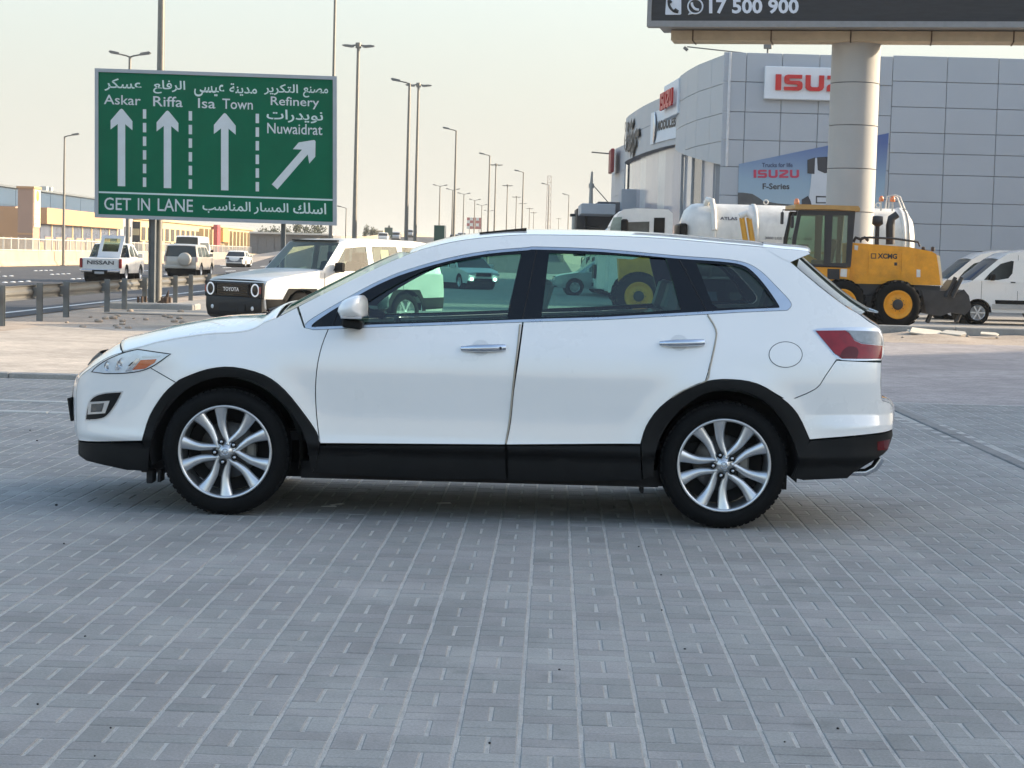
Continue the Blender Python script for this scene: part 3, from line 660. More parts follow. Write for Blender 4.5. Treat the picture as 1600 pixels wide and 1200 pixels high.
# fuel flap: a fine ring of shadow round a flush lid
cf = [(1227.5 + 26.5 * math.cos(t * math.pi / 20), 554 + 20.5 * math.sin(t * math.pi / 20)) for t in range(40)]
cf2 = [(1227.5 + 25.4 * math.cos(t * math.pi / 20), 554 + 19.5 * math.sin(t * math.pi / 20)) for t in range(40)]
S.panel('fuel_flap_gap', mp(cf), M('seam_dark', (.02, .022, .025), .7, var=0), off=.0012, holes=[mp(cf2)], flange=0, sides=(-1,))
S.panel('fuel_flap', mp(cf2), WHITE, off=.0016, flange=.002, sides=(-1,))
# tan edge guards on the open door edges
TAN = M('tan_edge_guard', (.36, .33, .27), .6, var=.15, scale=20)
for ln in ([(812.5, 507), (808.5, 545), (803, 590), (798, 640), (795, 665), (790, 693)], [(1106, 493), (1118.5, 515), (1117.5, 535), (1109, 575), (1103, 595), (1068, 610), (1050, 621)]):
    for sg in (-1, 1):
        q = mp(C(ln, 3)); MB().tube([(x, sg * (MW(x, z) + .002), z) for x, z in q], .0052, 6).build('edge_guard', TAN, suv)
# creases: swage highlight under the doors is in MW; bumper crease lines
for px in ([(236, 575.5), (275, 598)],):
    pass
# handles and mirrors
for (x0, x1, yy, key) in ((721, 789, 544.5, True), (1031, 1099, 536.5, False)):
    for sg in (-1, 1):
        a, b2 = mz(x0, yy), mz(x1, yy - 1.5); wy = lambda x, z: sg * MW(x, z)
        h = MB(); n = 9; pts = []; rr = []
        for i in range(n):
            t = i / (n - 1); x = a[0] + (b2[0] - a[0]) * t; z = a[1] + (b2[1] - a[1]) * t; bul = .026 * math.sin(math.pi * min(1, max(0, t * .96 + .02))) ** .5
            pts.append((x, wy(x, z) + sg * bul, z)); rr.append(.014 + .008 * min(1, t * 3) * (1 if t < .95 else .8))
        ho = h.tube(pts, rr, 10).build('door_handle', CHROME, door_f[0 if sg < 0 else 1] if key else door_r[0 if sg < 0 else 1])
        cx, cz = mz((x0 + x1) / 2 - 4, yy - 1); ds = []
        for t in range(20): ds.append((cx + .052 * math.cos(t * math.pi / 10), cz + .046 * math.sin(t * math.pi / 10)))
        S.panel('handle_recess_shade', ds, M('recess_shade', (.62, .63, .63), .4, coat=1.0, var=.02), off=.0012, flange=0, sides=(sg,), parent=ho, grid=.02)  # flat disc, the hollow's shade painted as a darker white
        if key:
            lx, lz = mz(782, 543.5); MB().lathe([(0, 0.002), (.006, .002), (.008, 0)], 16, (lx, sg * (MW(lx, lz) + .040), lz)).build('key_lock', BLACKP, ho)
for sg in (-1, 1):
    o = [(531, 487), (534, 478), (543, 468), (561, 462), (568, 464.5), (571.5, 473), (571.5, 488), (569.5, 496), (550, 499), (537, 497)]
    q = [(p_.x - MX0, p_.z) for p_ in (P(a, b_, 10.63) for a, b_ in C(o + o[:1], 3)[:-1])]
    V = []; F = []; m_ = len(q); cx = sum(p_[0] for p_ in q) / m_; cz = sum(p_[1] for p_ in q) / m_
    for d, s_ in ((.0, .93), (.035, 1.0), (.13, 1.0), (.19, .9), (.235, .6), (.25, .15)):
        for (x, z) in q: V.append((cx + (x - cx) * s_ - .02 * (d > .1) , sg * (.855 + d), cz + (z - cz) * s_))
    for i in range(5):
        for k in range(m_): F.append((i * m_ + k, i * m_ + (k + 1) % m_, (i + 1) * m_ + (k + 1) % m_, (i + 1) * m_ + k))
    F.append(tuple(range(m_))); F.append(tuple(range(5 * m_, 6 * m_)))
    mr_ = MB().add(V, F, True).build('wing_mirror', WHITE, suv)
    x, z = mz(553, 505); MB().box((x, sg * .93, z), (.12, .19, .05), Matrix.Rotation(R(8), 3, 'Y'), bev=.015).build('mirror_foot', BLACKP, mr_)
    x, z = mz(556, 495.5); MB().box((x - .01, sg * 1.0, z + .004), (.12, .14, .016), bev=.005).build('mirror_indicator', M('mirror_repeater', (.45, .47, .5), .2, coat=1), mr_)
# wheels
SPOKE_ANG = [112.5 + 72 * i for i in range(5)]
def mazda_wheel(cx, cz, sg):
    r, yo = .372, .945
    t = MB(); t.lathe([(.268, sg * (yo - .015)), (.29, sg * (yo + .004)), (.325, sg * (yo + .006)), (.350, sg * (yo - .010)), (.366, sg * (yo - .032)), (r, sg * (yo - .06)), (r, sg * (yo - .19)), (.355, sg * (yo - .235)), (.27, sg * (yo - .235))], 72)
    for k in range(60):                                  # shoulder blocks
        a = 2 * math.pi * k / 60; ro = Matrix.Rotation(-a, 3, 'Y'); t.box(ro @ Vector((.3645, sg * (yo - .042), 0)), (.012, .034, .026), ro)
    w = t.build('wheel', RUBBER, suv); w.location = (cx, 0, cz)
    rm = MB().lathe([(.270, sg * (yo - .012)), (.275, sg * (yo - .002)), (.268, sg * (yo + .002)), (.258, sg * (yo - .004)), (.254, sg * (yo - .03)), (.25, sg * (yo - .2))], 72).build('rim', ALLOY, w)
    MB().lathe([(.0, sg * (yo - .15)), (.165, sg * (yo - .15)), (.168, sg * (yo - .155)), (.168, sg * (yo - .175)), (0, sg * (yo - .175))], 40).build('brake_disc', M('brake_steel', (.12, .115, .11), .45, metal=.9, var=.3, scale=20), w)
    MB().lathe([(.245, sg * (yo - .2)), (.1, sg * (yo - .21)), (0, sg * (yo - .21))], 40).build('wheel_back', UNDER, w)
    MB().box((.13, sg * (yo - .155), -.02), (.06, .05, .13), bev=.012).build('brake_caliper', M('caliper_grey', (.35, .34, .32), .5, metal=.5), w)
    # one spoke, copied ten times
    V = []; F = []; n = 12
    for i in range(n + 1):
        s_ = i / n; rad = .045 + (.263 - .045) * s_
        ofs = smooth_knots([(.04, .030), (.09, .0315), (.14, .034), (.19, .046), (.23, .060), (.265, .073)], rad); ang = math.asin(ofs / rad)
        wd = smooth_knots([(.04, .016), (.09, .0195), (.14, .023), (.19, .0275), (.23, .034), (.265, .041)], rad)
        cxx, czz = rad * math.cos(ang), rad * math.sin(ang)
        dip = -.020 - .012 * math.sin(math.pi * s_) + .014 * s_
        tx, tz = -math.sin(ang), math.cos(ang)
        for (a, dy) in ((-1, -.03), (-1.0, -.008), (-.45, .003), (.35, .006), (1.0, -.010), (1, -.03)):
            V.append((cxx + tx * wd * a, sg * (yo - .004 + dip + dy), czz + tz * wd * a))
    for i in range(n):
        for k in range(5): F.append((i * 6 + k, i * 6 + k + 1, i * 6 + 7 + k, i * 6 + 6 + k))
    spm = MB().add(V, F, True).mesh('spoke'); spm.materials.append(ALLOY)
    V2 = [(x, y, -z) for x, y, z in V]; spm2 = MB().add(V2, F, True).mesh('spoke'); spm2.materials.append(ALLOY)
    for a in SPOKE_ANG:
        for mm_ in (spm, spm2):
            o = bpy.data.objects.new('spoke', mm_); COL.objects.link(o); o.parent = rm.parent; o.rotation_euler = (0, -R(a), 0)
        ro = Matrix.Rotation(-R(a), 3, 'Y')
        q = ro @ Vector((.062, 0, 0)); MB().lathe([(.0, sg * (yo - .009)), (.0085, sg * (yo - .009)), (.009, sg * (yo - .03))], 8, q).build('wheel_nut', SATIN, w)
        MB().lathe([(.0185, sg * (yo - .030)), (.0175, sg * (yo - .016)), (0, sg * (yo - .016))], 16, q).build('nut_pocket', BLACKP, w)
    hub = MB().lathe([(0, sg * (yo - .008)), (.026, sg * (yo - .010)), (.030, sg * (yo - .016)), (.045, sg * (yo - .026)), (.066, sg * (yo - .032)), (.072, sg * (yo - .05))], 40).build('hub_cap', ALLOY, w)
    e = MB(); ring = [(.021 * math.cos(t * math.pi / 12), sg * (yo - .006), .017 * math.sin(t * math.pi / 12)) for t in range(25)]; e.tube(ring, .0022, 6)
    e.tube([(-.019, sg * (yo - .006), .006), (-.009, sg * (yo - .005), .007), (0, sg * (yo - .005), -.005), (.009, sg * (yo - .005), .007), (.019, sg * (yo - .006), .006)], .0025, 6)
    e.build('emblem', CHROME, w)
    if sg > 0: w.rotation_euler = (0, 0, 0)
    # wheel housing
    hb = MB(); V = []; F = []; n = 22
    for i in range(n + 1):
        a = R(-12 + 204 * i / n)
        for yy in (.93, .55): V.append((.435 * math.cos(a), sg * yy, .435 * math.sin(a)))
        V.append((0, sg * .55, -.08))
    for i in range(n): F.append((i * 3, i * 3 + 3, i * 3 + 4, i * 3 + 1)); F.append((i * 3 + 1, i * 3 + 4, i * 3 + 5))
    hz_ = hb.add(V, F, True).build('wheel_housing', UNDER, suv); hz_.location = (cx, 0, cz)
for c in (fw, rw):
    for sg in (-1, 1): mazda_wheel(c[0], .372, sg)
# inner structure, floor, seats, dash
fl = MB(); fl.box((2.45, 0, .27), (2.1, 1.66, .10)).box((2.35, 0, .27), (3.9, 1.05, .16)).box((2.45, 0, .46), (3.2, 1.55, .05)); fl.build('floor_pan', UNDER, suv)
MB().box((.95, 0, .24), (.5, 1.1, .14), bev=.03).box((3.85, 0, .24), (.5, 1.1, .14), bev=.03).box((2.4, .35, .21), (2.6, .12, .08), bev=.03).build('shade_subframe', UNDER, suv)  # low boxes added to deepen the shade under the car
MB().box((.62, 0, .56), (.95, 1.05, .5), bev=.1).build('engine_bay', UNDER, suv)
MB().box((4.3, 0, .60), (.8, 1.2, .5), bev=.1).build('boot_tub', UNDER, suv)
pan('inner_side', [(520, 520), (1095, 497), (1095, 590), (1000, 660), (1000, 735), (510, 735), (505, 600)], UNDER, gap=0, off=-.075, flange=0)
pan('inner_side', [(250, 560), (500, 512), (497, 560), (420, 572), (364, 556), (280, 580)], UNDER, gap=0, off=-.05, flange=0)
pan('inner_side', [(1110, 497), (1290, 505), (1300, 560), (1270, 600), (1225, 612), (1180, 588), (1120, 585)], UNDER, gap=0, off=-.05, flange=0)
TRIM = M('door_trim', (.045, .05, .05), .8, var=.1); SEAT = M('seat_grey_leather', (.20, .205, .20), .6, var=.12, scale=8, bump=.1)
MB().box((1.62, 0, .86), (.42, 1.45, .34), bev=.09).box((1.78, -.38, 1.03), (.2, .42, .12), bev=.05).build('dashboard', TRIM, suv)
st = MB(); st.lathe([(.175 + .015 * math.cos(t * math.pi / 6), .015 * math.sin(t * math.pi / 6)) for t in range(13)], 36, axis='x'); st.box((0, 0, 0), (.05, .14, .12), bev=.02).box((0, 0, 0), (.02, .34, .03))
so = st.build('steering_wheel', BLACKP, suv); so.location = (1.98, -.38, 1.0); so.rotation_euler = (0, R(-24), 0)
def seat(x, y, w, zb, back=.62):
    t = MB().box((x - .25, y, zb), (.5, w, .16), bev=.06).build('seat_base', SEAT, suv)
    rt = Matrix.Rotation(R(16), 3, 'Y'); b_ = MB().box((x + .06, y, zb + .08 + back / 2), (.14, w * .96, back), rt, bev=.06).build('seat_back', SEAT, suv)
    for yy in ([y] if w < .7 else [y - w * .33, y + w * .33]):
        MB().box((x + .06 + .5 * back * math.sin(R(16)) + .035, yy, zb + .08 + back + .10), (.10, .26, .19), rt, bev=.045).build('headrest', SEAT, suv)
for y in (-.38, .38): seat(2.62, y, .5, .56, .58)
seat(3.42, -.36, .52, .60, .55); seat(3.42, .36, .52, .60, .55); seat(4.12, 0, 1.1, .66, .45)
# exhaust tip
ex = [P(px, py, 10.98) for px, py in ((1325, 738), (1352, 738), (1366, 731), (1376, 716))]
MB().tube([(q.x - MX0, q.y - MYC, q.z) for q in ex[:3]] + [(ex[3].x - MX0, ex[3].y - MYC, ex[3].z)], [.020, .023, .026, .028], 14).build('exhaust_tip', CHROME, suv)
# mud flap stubs under the car
for px in ((232, 240, 738, 749), (249, 253, 738, 747), (1001, 1004, 750, 764)):
    a = P(px[0], px[2], 10.9); b_ = P(px[1], px[3], 10.9); MB().box(((a.x + b_.x) / 2 - MX0, -.76, (a.z + b_.z) / 2), (abs(b_.x - a.x) + .008, .12, abs(a.z - b_.z) + .04), bev=.006).build('mud_flap', UNDER, suv)

# ================================================================== other vehicles
GREYGL = GLASS('grey_vehicle_glass', (.30, .36, .35)); LIGHTGL = GLASS('pale_vehicle_glass', (.55, .66, .60)); DARKGL = M('dark_vehicle_glass', (.012, .016, .018), .06, var=.0)
SILV = M('silver_paint', (.42, .43, .44), .3, metal=.5, coat=1, var=.04); HEAD = M('headlamp_glass', (.6, .63, .65), .12, coat=1, var=.3, scale=14)
BEIGEP = M('pearl_beige_paint', (.44, .40, .34), .35, coat=1.0, var=.05)
LIT = M('headlamp_lit', (.9, .9, .9), .2, var=0, emit=(1, .97, .9, 6.0))
INTER = M('cabin_dark', (.03, .03, .032), .85, var=.15)
def wheel_on(root, x, z, sg, yo, r, w, rimr, mat=ALLOY, n=28, spokes=6):
    t = MB().lathe([(rimr, sg * (yo - .01)), (rimr * 1.1, sg * yo), (r * .93, sg * (yo - .005)), (r, sg * (yo - .04)), (r, sg * (yo - w + .04)), (r * .93, sg * (yo - w)), (rimr, sg * (yo - w))], n).build('wheel', RUBBER, root); t.location = (x, 0, z)
    m = MB().lathe([(rimr * 1.02, sg * (yo - .008)), (rimr * .93, sg * (yo - .02)), (rimr * .9, sg * (yo - w * .6)), (0, sg * (yo - w * .6))], n)
    for k in range(spokes):
        ro = Matrix.Rotation(-2 * math.pi * k / spokes, 3, 'Y'); m.box(ro @ Vector((rimr * .52, sg * (yo - .035), 0)), (rimr * .85, .03, rimr * .2), ro)
    m.lathe([(0, sg * (yo - .02)), (rimr * .22, sg * (yo - .025)), (rimr * .25, sg * (yo - .06))], 14)
    m.build('rim', mat, t)
    return t
def arc_pts(cx, cz, r, zb, n=9):
    a0 = math.asin(max(-1, min(1, (zb - cz) / r))); return [(cx + r * math.cos(a0 + (math.pi - 2 * a0) * i / (n - 1)), cz + r * math.sin(a0 + (math.pi - 2 * a0) * i / (n - 1))) for i in range(n)]
def vehicle(name, label, cat, loc, rz, sp, paint, glass=GREYGL, group=None, detail=True):
    root = thing(name, label, cat, loc, rz, group)
    L_, hw, belt, roofz, tt = sp['L'], sp['W'] / 2, sp['belt'], sp['roofz'], sp.get('tum', .80)
    rr = sp.get('rr', .35); kk = sp.get('kk', .16)
    def W(x, z):
        d = min(x, L_ - x); q = 1 - kk * (max(0, 1 - d / rr)) ** 2 if d < rr else 1.0
        if z > belt: q *= 1 - (1 - tt) * (z - belt) / (roofz - belt)
        elif z < .5: q *= 1 - .05 * (.5 - z) / .3
        return hw * q
    S = Shell(root, W, grid=sp.get('grid', .16)); S.sp = sp
    zb = sp['zb']; r = sp['r']
    bot = []
    for cx in sorted(sp['wheels'], reverse=True): bot += arc_pts(cx, r, r * 1.22, zb)
    xr = sp['tail'][-1][0]; xf = sp['front'][0][0]
    lower = sp['front'] + sp['hood'] + [sp['ws'][0]] + [sp['rg'][-1]] + sp['tail'] + [(xr - .02, zb)] + bot + [(xf + .02, zb)]
    S.panel('body_side', lower, paint)
    upper = sp['ws'] + sp['roof'] + sp['rg']
    S.panel('cabin_side', upper, paint, holes=sp['win'])
    for wp in sp['win']: S.panel('side_window', wp, glass, off=-.012, flange=0)
    S.strip('front_end', sp['front'], sp.get('front_mat', paint), bow=-.06, n=8); S.strip('bonnet', [sp['front'][-1]] + sp['hood'] + [sp['ws'][0]], paint, crown=.03, n=10, pw=3)
    S.strip('windscreen', sp['ws'], glass, bow=-.06, n=8, inset=.03); S.strip('roof', [sp['ws'][-1]] + sp['roof'] + [sp['rg'][0]], paint, crown=.03, n=10, pw=3)
    S.strip('rear_window', sp['rg'], sp.get('rglass', glass), bow=.04, n=8, inset=.03); S.strip('tail_end', [sp['rg'][-1]] + sp['tail'], paint, bow=.05, n=8)
    fl = MB().box((L_ / 2, 0, zb + .08), (L_ * .86, hw * 1.2, .16)).box((L_ / 2, 0, belt * .62), (L_ * .55, hw * 1.7, .1))
    for cx in sp['wheels']: fl.cyl((cx, -hw * .75, r), (cx, hw * .75, r), r * 1.18, n=20)
    fl.build('floor_pan', UNDER, root)
    if detail:
        x0 = sp['ws'][0][0]
        it = MB().box((x0 + .35, 0, belt - .12), (.5, hw * 1.6, .22), bev=.06)
        for xx in sp.get('seats', ()):
            for yy in (-hw * .42, hw * .42): it.box((xx, yy, belt - .12), (.16, hw * .55, .7), Matrix.Rotation(R(14), 3, 'Y'), bev=.05).box((xx + .12, yy, belt + .33), (.1, hw * .28, .2), bev=.04)
        it.build('cabin_interior', INTER, root)
    for cx in sp['wheels']:
        for sg in (-1, 1): wheel_on(root, cx, r, sg, hw * .985, r, .24, sp.get('rimr', r * .66), sp.get('rim', ALLOY), n=24)
    for ln in sp.get('gaps', ()):
        q = [(ln[0][0] - .006, ln[0][1]), (ln[0][0] + .006, ln[0][1]), (ln[1][0] + .006, ln[1][1]), (ln[1][0] - .006, ln[1][1])]; S.panel('door_gap', q, UNDER, off=.002, flange=0, grid=1)
    if 'clad' in sp:
        for pl in sp['clad']: S.panel('cladding', pl, BLACKP, off=.012, flange=.02)
    for sg in (-1, 1):
        if 'mirror' in sp:
            mx_, mz_ = sp['mirror']; MB().box((mx_, sg * (hw + .12), mz_), (.12, .24, .2), bev=.04).build('wing_mirror', sp.get('mirmat', BLACKP), root)
    return root, S
def place(px, py, z=-.1): return G(px, py, z)

# --- boxy white off-roader, lit side towards the sun
lc = dict(L=4.92, W=1.98, belt=1.22, roofz=1.92, tum=.84, rr=.3, kk=.03, zb=.42, r=.40, wheels=(.95, 3.80), grid=.12, front=[(.10, .40), (.02, .48), (0, .68), (.01, .92), (.05, 1.01)],
          hood=[(.2, 1.07), (.8, 1.17), (1.42, 1.25)], ws=[(1.48, 1.26), (2.02, 1.84)], roof=[(2.2, 1.89), (3.2, 1.925), (4.2, 1.91), (4.6, 1.87)], rg=[(4.68, 1.82), (4.80, 1.24)], tail=[(4.86, 1.2), (4.91, .78), (4.88, .5)],
          win=[[(1.74, 1.25), (2.14, 1.73), (2.72, 1.78), (2.74, 1.25)], [(2.88, 1.25), (2.87, 1.785), (3.58, 1.79), (3.64, 1.25)], [(3.76, 1.26), (3.72, 1.79), (4.4, 1.77), (4.55, 1.30)]], seats=(2.75, 3.55),
          gaps=[((1.52, .5), (1.52, 1.2)), ((2.81, .5), (2.81, 1.22)), ((3.70, .85), (3.70, 1.22))], mirror=(1.82, 1.33), rim=ALLOY,
          clad=[[(.06, .42), (.48, .42), (.50, .66), (.03, .66)], [(1.40, .42), (3.34, .42), (3.34, .60), (1.42, .60)], [(4.28, .45), (4.88, .48), (4.9, .72), (4.26, .70)]])
for cx in (.95, 3.80):
    o_ = [(cx - .56, .42), (cx - .53, .62), (cx - .36, .88), (cx + .36, .88), (cx + .53, .62), (cx + .56, .42)]; i_ = arc_pts(cx, .40, .475, .42)
    lc['clad'].append(o_ + i_)
root, LS = vehicle('off_road_wagon', 'boxy white off-road wagon with black bumper and round headlights behind the SUV bonnet', 'car', (-5.70, 38.0, -.1), R(45), lc, WHITE2, LIGHTGL)
BLK = M('black_bumper', (.011, .0115, .0125), .55, var=.2, spec=.25)
LS.strip('bumper', [(.07, .24), (-.02, .30), (-.05, .46), (-.05, .66), (-.02, .70)], BLK, bow=-.05, n=10, thick=.02)
fn_f = lambda u, v, h: Vector((-.07 - h, u, v))             # front face plane: u to the car's right seen from the front is +y
MB().box((-.045, 0, .83), (.06, 1.95, .32), bev=.03).build('grille_surround', BLK, root)
g = MB().box((-.075, 0, .83), (.04, 1.24, .28), bev=.02); g.build('grille', BLACKG, root)
gb = MB()
for k in range(5): gb.box((-.096, 0, .73 + .05 * k), (.012, 1.06, .012))
gb.build('grille_bar', BLK, root)
MB().box((-.108, 0, .83), (.02, 1.12, .012)).box((-.10, -.56, .83), (.02, .03, .24)).box((-.10, .56, .83), (.02, .03, .24)).build('grille_trim', BLK, root)
text('lettering', 'TOYOTA', (-.27, .795, .27, .875), lambda u, v, h: Vector((-.122, -u, v)), M('badge_silver', (.7, .7, .72), .3, metal=.4), root, bold=.02)
RING = M('daylight_ring', (.8, .82, .85), .3, var=0, emit=(1, 1, 1, .06))
for sg in (-1, 1):
    hd = MB().lathe([(.0, -.080), (.085, -.083), (.1, -.078), (.1, -.06)], 28, (0, sg * .76, .83), axis='x').build('headlight', BLACKG, root)
    rg_ = MB(); rg_.lathe([(.118 + .016 * math.cos(t * math.pi / 4), -.085 + .012 * math.sin(t * math.pi / 4)) for t in range(9)], 32, (0, sg * .76, .83), axis='x').build('light_ring', RING, hd)
    MB().box((-.085, sg * .92, .83), (.02, .06, .14), bev=.01).build('indicator', M('indicator_red_dark', (.22, .03, .03), .2, coat=1), hd)
    MB().lathe([(0, -.10), (.04, -.098), (.045, -.085)], 16, (0, sg * .68, .46), axis='x').build('fog_lamp', HEAD, root)
MB().box((-.098, .12, .46), (.02, .62, .16)).box((-.098, -.35, .46), (.02, .22, .16)).build('air_intake', UNDER, root)
MB().box((2.05, 0, 1.88), (.06, 1.5, .03)).build('roof_visor', BLACKP, root)
MB().box((3.25, -.885, 1.55), (.22, .004, .34), Matrix.Rotation(R(-13), 3, 'X')).build('window_sticker', M('sticker_cream', (.62, .62, .38), .6), root)
MB().box((4.93, .2, .95), (.12, .5, .5), bev=.06).build('tailgate_panel', BLACKP, root)
MB().tube([(1.82, -.97, 1.24), (1.82, -1.08, 1.25)], .03).build('mirror_arm', BLACKP, root)

# --- white pickup driving away, tailgate towards us
pk = dict(L=5.2, W=1.88, belt=1.12, roofz=1.76, tum=.80, rr=.3, kk=.08, zb=.42, r=.38, wheels=(.95, 4.1), front=[(.08, .45), (0, .6), (.02, .95)], hood=[(.2, 1.06), (1.0, 1.14)], ws=[(1.1, 1.15), (1.85, 1.68)], roof=[(2.1, 1.75), (2.8, 1.76)], rg=[(3.15, 1.70), (3.38, 1.13)],
          tail=[(3.45, 1.10), (5.12, 1.08), (5.2, 1.06), (5.2, .58)], win=[[(1.45, 1.16), (1.98, 1.62), (2.2, 1.66), (2.2, 1.16)], [(2.3, 1.16), (2.3, 1.66), (2.8, 1.66), (3.15, 1.45), (3.22, 1.16)]], seats=(2.2, 2.9), mirror=(1.6, 1.22), mirmat=WHITE2, gaps=[((2.25, .5), (2.25, 1.12)), ((3.40, .5), (3.40, 1.08))])
root, PS = vehicle('pickup_truck', 'white pickup with a dark-lettered tailgate driving away on the highway', 'pickup', (-18.5, 88.2, -.1), R(-90), pk, WHITE2, GREYGL)
MB().box((5.235, 0, .84), (.04, 1.55, .46), bev=.015).build('tailgate', WHITE2, root)
text('lettering', 'NISSAN', (-.60, .80, .60, .98), lambda u, v, h: Vector((5.262, u, v)), M('tailgate_letters', (.05, .05, .055), .5, var=0), root, bold=.035)
for sg in (-1, 1): MB().box((5.19, sg * .875, .86), (.12, .13, .42), bev=.02).build('tail_light', RED, root)
MB().box((5.30, 0, .52), (.16, 1.75, .12), bev=.03).build('rear_bumper', CHROME, root)
MB().box((5.31, 0, .50), (.17, .7, .13), bev=.02).build('bumper_step', BLACKP, root)
MB().box((5.39, -.02, .44), (.02, .42, .10)).build('number_plate', M('plate_grey', (.4, .4, .4), .5), root)
wf = thing('window_frame', 'white framed glass pane leaning upright in the bed of the pickup', 'window', (-18.4, 84.6, 1.0), 0)
shr = lambda u, v, h: Vector((u + .24 * v, h - .1 * v, v))
MB().prism([(-.62, 0), (.42, 0), (.42, 1.02), (-.62, 1.02)], shr, -.04, .04, holes=[[(-.47, .28), (.27, .28), (.27, .88), (-.47, .88)]]).build('frame', M('upvc_white', (.62, .66, .72), .4, var=.04), wf)
MB().prism([(-.47, .28), (.27, .28), (.27, .88), (-.47, .88)], shr, -.008, .008).build('pane', GLASS('pane_green', (.55, .62, .52)), wf)

# --- pearl-beige estate with spare wheel on the tailgate
pt = dict(L=5.0, W=1.94, belt=1.12, roofz=1.84, tum=.84, rr=.3, kk=.10, zb=.42, r=.38, wheels=(.95, 3.9), front=[(.08, .45), (0, .6), (.02, .95)], hood=[(.2, 1.05), (1.2, 1.12)], ws=[(1.3, 1.13), (1.95, 1.72)], roof=[(2.2, 1.82), (4.3, 1.84), (4.75, 1.80)], rg=[(4.86, 1.74), (4.95, 1.14)], tail=[(4.98, 1.1), (5.0, .8), (4.98, .5)],
          win=[[(1.6, 1.14), (2.1, 1.68), (2.6, 1.7), (2.6, 1.14)], [(2.7, 1.14), (2.7, 1.7), (3.6, 1.7), (3.6, 1.14)], [(3.7, 1.14), (3.7, 1.7), (4.55, 1.68), (4.65, 1.16)]], seats=(2.5, 3.4), mirror=(1.7, 1.25), mirmat=BEIGEP, rglass=DARKGL, gaps=[((2.65, .5), (2.65, 1.12)), ((3.65, .8), (3.65, 1.12))])
root, PS = vehicle('estate_wagon', 'pearl beige off-roader seen from behind with its covered spare wheel on the tailgate', 'car', (-18.75, 110.2, -.1), R(-92), pt, BEIGEP, GREYGL)
MB().lathe([(0, 5.28), (.3, 5.28), (.37, 5.24), (.39, 5.10), (.30, 5.04)], 28, (0, .25, 1.0), axis='x').build('spare_wheel', BEIGEP, root)
MB().box((5.03, 0, .56), (.14, 1.86, .18), bev=.04).build('rear_bumper', BEIGEP, root)
for sg in (-1, 1): MB().box((4.99, sg * .9, 1.0), (.08, .14, .3), bev=.02).build('tail_light', M('pale_lens', (.5, .36, .34), .2, coat=1), root)

# --- smaller traffic
sd = dict(L=4.6, W=1.82, belt=.95, roofz=1.5, tum=.78, rr=.4, kk=.16, zb=.3, r=.32, wheels=(.9, 3.6), grid=.3, front=[(.1, .35), (0, .5), (.05, .72)], hood=[(.3, .8), (1.0, .93)], ws=[(1.15, .96), (1.9, 1.4)], roof=[(2.3, 1.49), (3.0, 1.49)], rg=[(3.5, 1.40), (4.1, .98)], tail=[(4.5, .95), (4.6, .7), (4.56, .35)],
          win=[[(1.5, .98), (2.05, 1.36), (2.5, 1.41), (2.5, .98)], [(2.6, .98), (2.6, 1.41), (3.1, 1.4), (3.5, 1.2), (3.55, .98)]], seats=(2.4, 3.2), mirror=(1.5, 1.02), mirmat=WHITE2)
hb = dict(sd, L=4.5, roofz=1.66, belt=1.02, ws=[(1.05, 1.03), (1.75, 1.52)], hood=[(.25, .88), (.95, 1.0)], roof=[(2.1, 1.64), (3.6, 1.63), (3.95, 1.58)], rg=[(4.1, 1.52), (4.38, 1.05)], tail=[(4.46, 1.0), (4.5, .7), (4.46, .4)], front=[(.1, .4), (0, .55), (.04, .8)], r=.35, wheels=(.9, 3.6),
          win=[[(1.35, 1.05), (1.85, 1.49), (2.35, 1.55), (2.35, 1.05)], [(2.45, 1.05), (2.45, 1.55), (3.2, 1.55), (3.3, 1.05)], [(3.4, 1.06), (3.4, 1.54), (3.8, 1.5), (4.05, 1.2), (4.05, 1.08)]], mirror=(1.45, 1.12))
r_, s_ = vehicle('saloon_car', 'white car with dark tail trim driving away beside the concrete barrier', 'car', (*place(380, 417)[:2], -.1), R(-92), sd, WHITE2, DARKGL, detail=False)
for sg in (-1, 1): MB().box((4.58, sg * .66, .80), (.06, .36, .14), bev=.02).build('tail_light', BLACKG, r_)
MB().box((4.6, 0, .6), (.06, 1.3, .28), bev=.02).build('bumper_insert', M('grey_plastic', (.13, .14, .16), .5), r_)
r_, s_ = vehicle('saloon_car', 'white hatchback on the highway half hidden behind the road sign post', 'car', (-23.0, 131, -.1), R(-91), hb, WHITE2, DARKGL, detail=False)
vn = dict(L=5.3, W=2.0, belt=1.3, roofz=2.28, tum=.88, rr=.4, kk=.12, zb=.36, r=.345, wheels=(.98, 4.1), grid=.2, front=[(.1, .38), (0, .55), (.03, .95)], hood=[(.2, 1.1), (.7, 1.26)], ws=[(.78, 1.30), (1.55, 1.96)], roof=[(1.85, 2.14), (2.5, 2.26), (3.5, 2.28), (5.0, 2.27)], rg=[(5.2, 2.2), (5.28, 1.32)], tail=[(5.3, 1.2), (5.3, .5)],
          win=[[(1.12, 1.33), (1.3, 1.55), (1.62, 1.83), (1.95, 1.93), (2.02, 1.92), (1.98, 1.55), (1.86, 1.40), (1.55, 1.34)], [(2.36, 1.42), (2.34, 1.94), (3.5, 1.96), (3.5, 1.40), (2.44, 1.36)], [(3.65, 1.40), (3.65, 1.96), (4.95, 1.95), (4.95, 1.40)]], seats=(1.9, 3.0), mirror=(1.35, 1.42), gaps=[((2.15, .5), (2.15, 2.1)), ((1.06, .75), (1.06, 1.3))],
          clad=[[(1.5, .62), (3.65, .62), (3.65, .74), (1.48, .74)], [(4.55, .62), (5.28, .62), (5.28, .74), (4.55, .74)]])
va, s_ = vehicle('passenger_van', 'white passenger van with dark windows parked nose-left behind the grader', 'van', (13.0, 57.0, -.1), R(0), vn, WHITE, DARKGL)
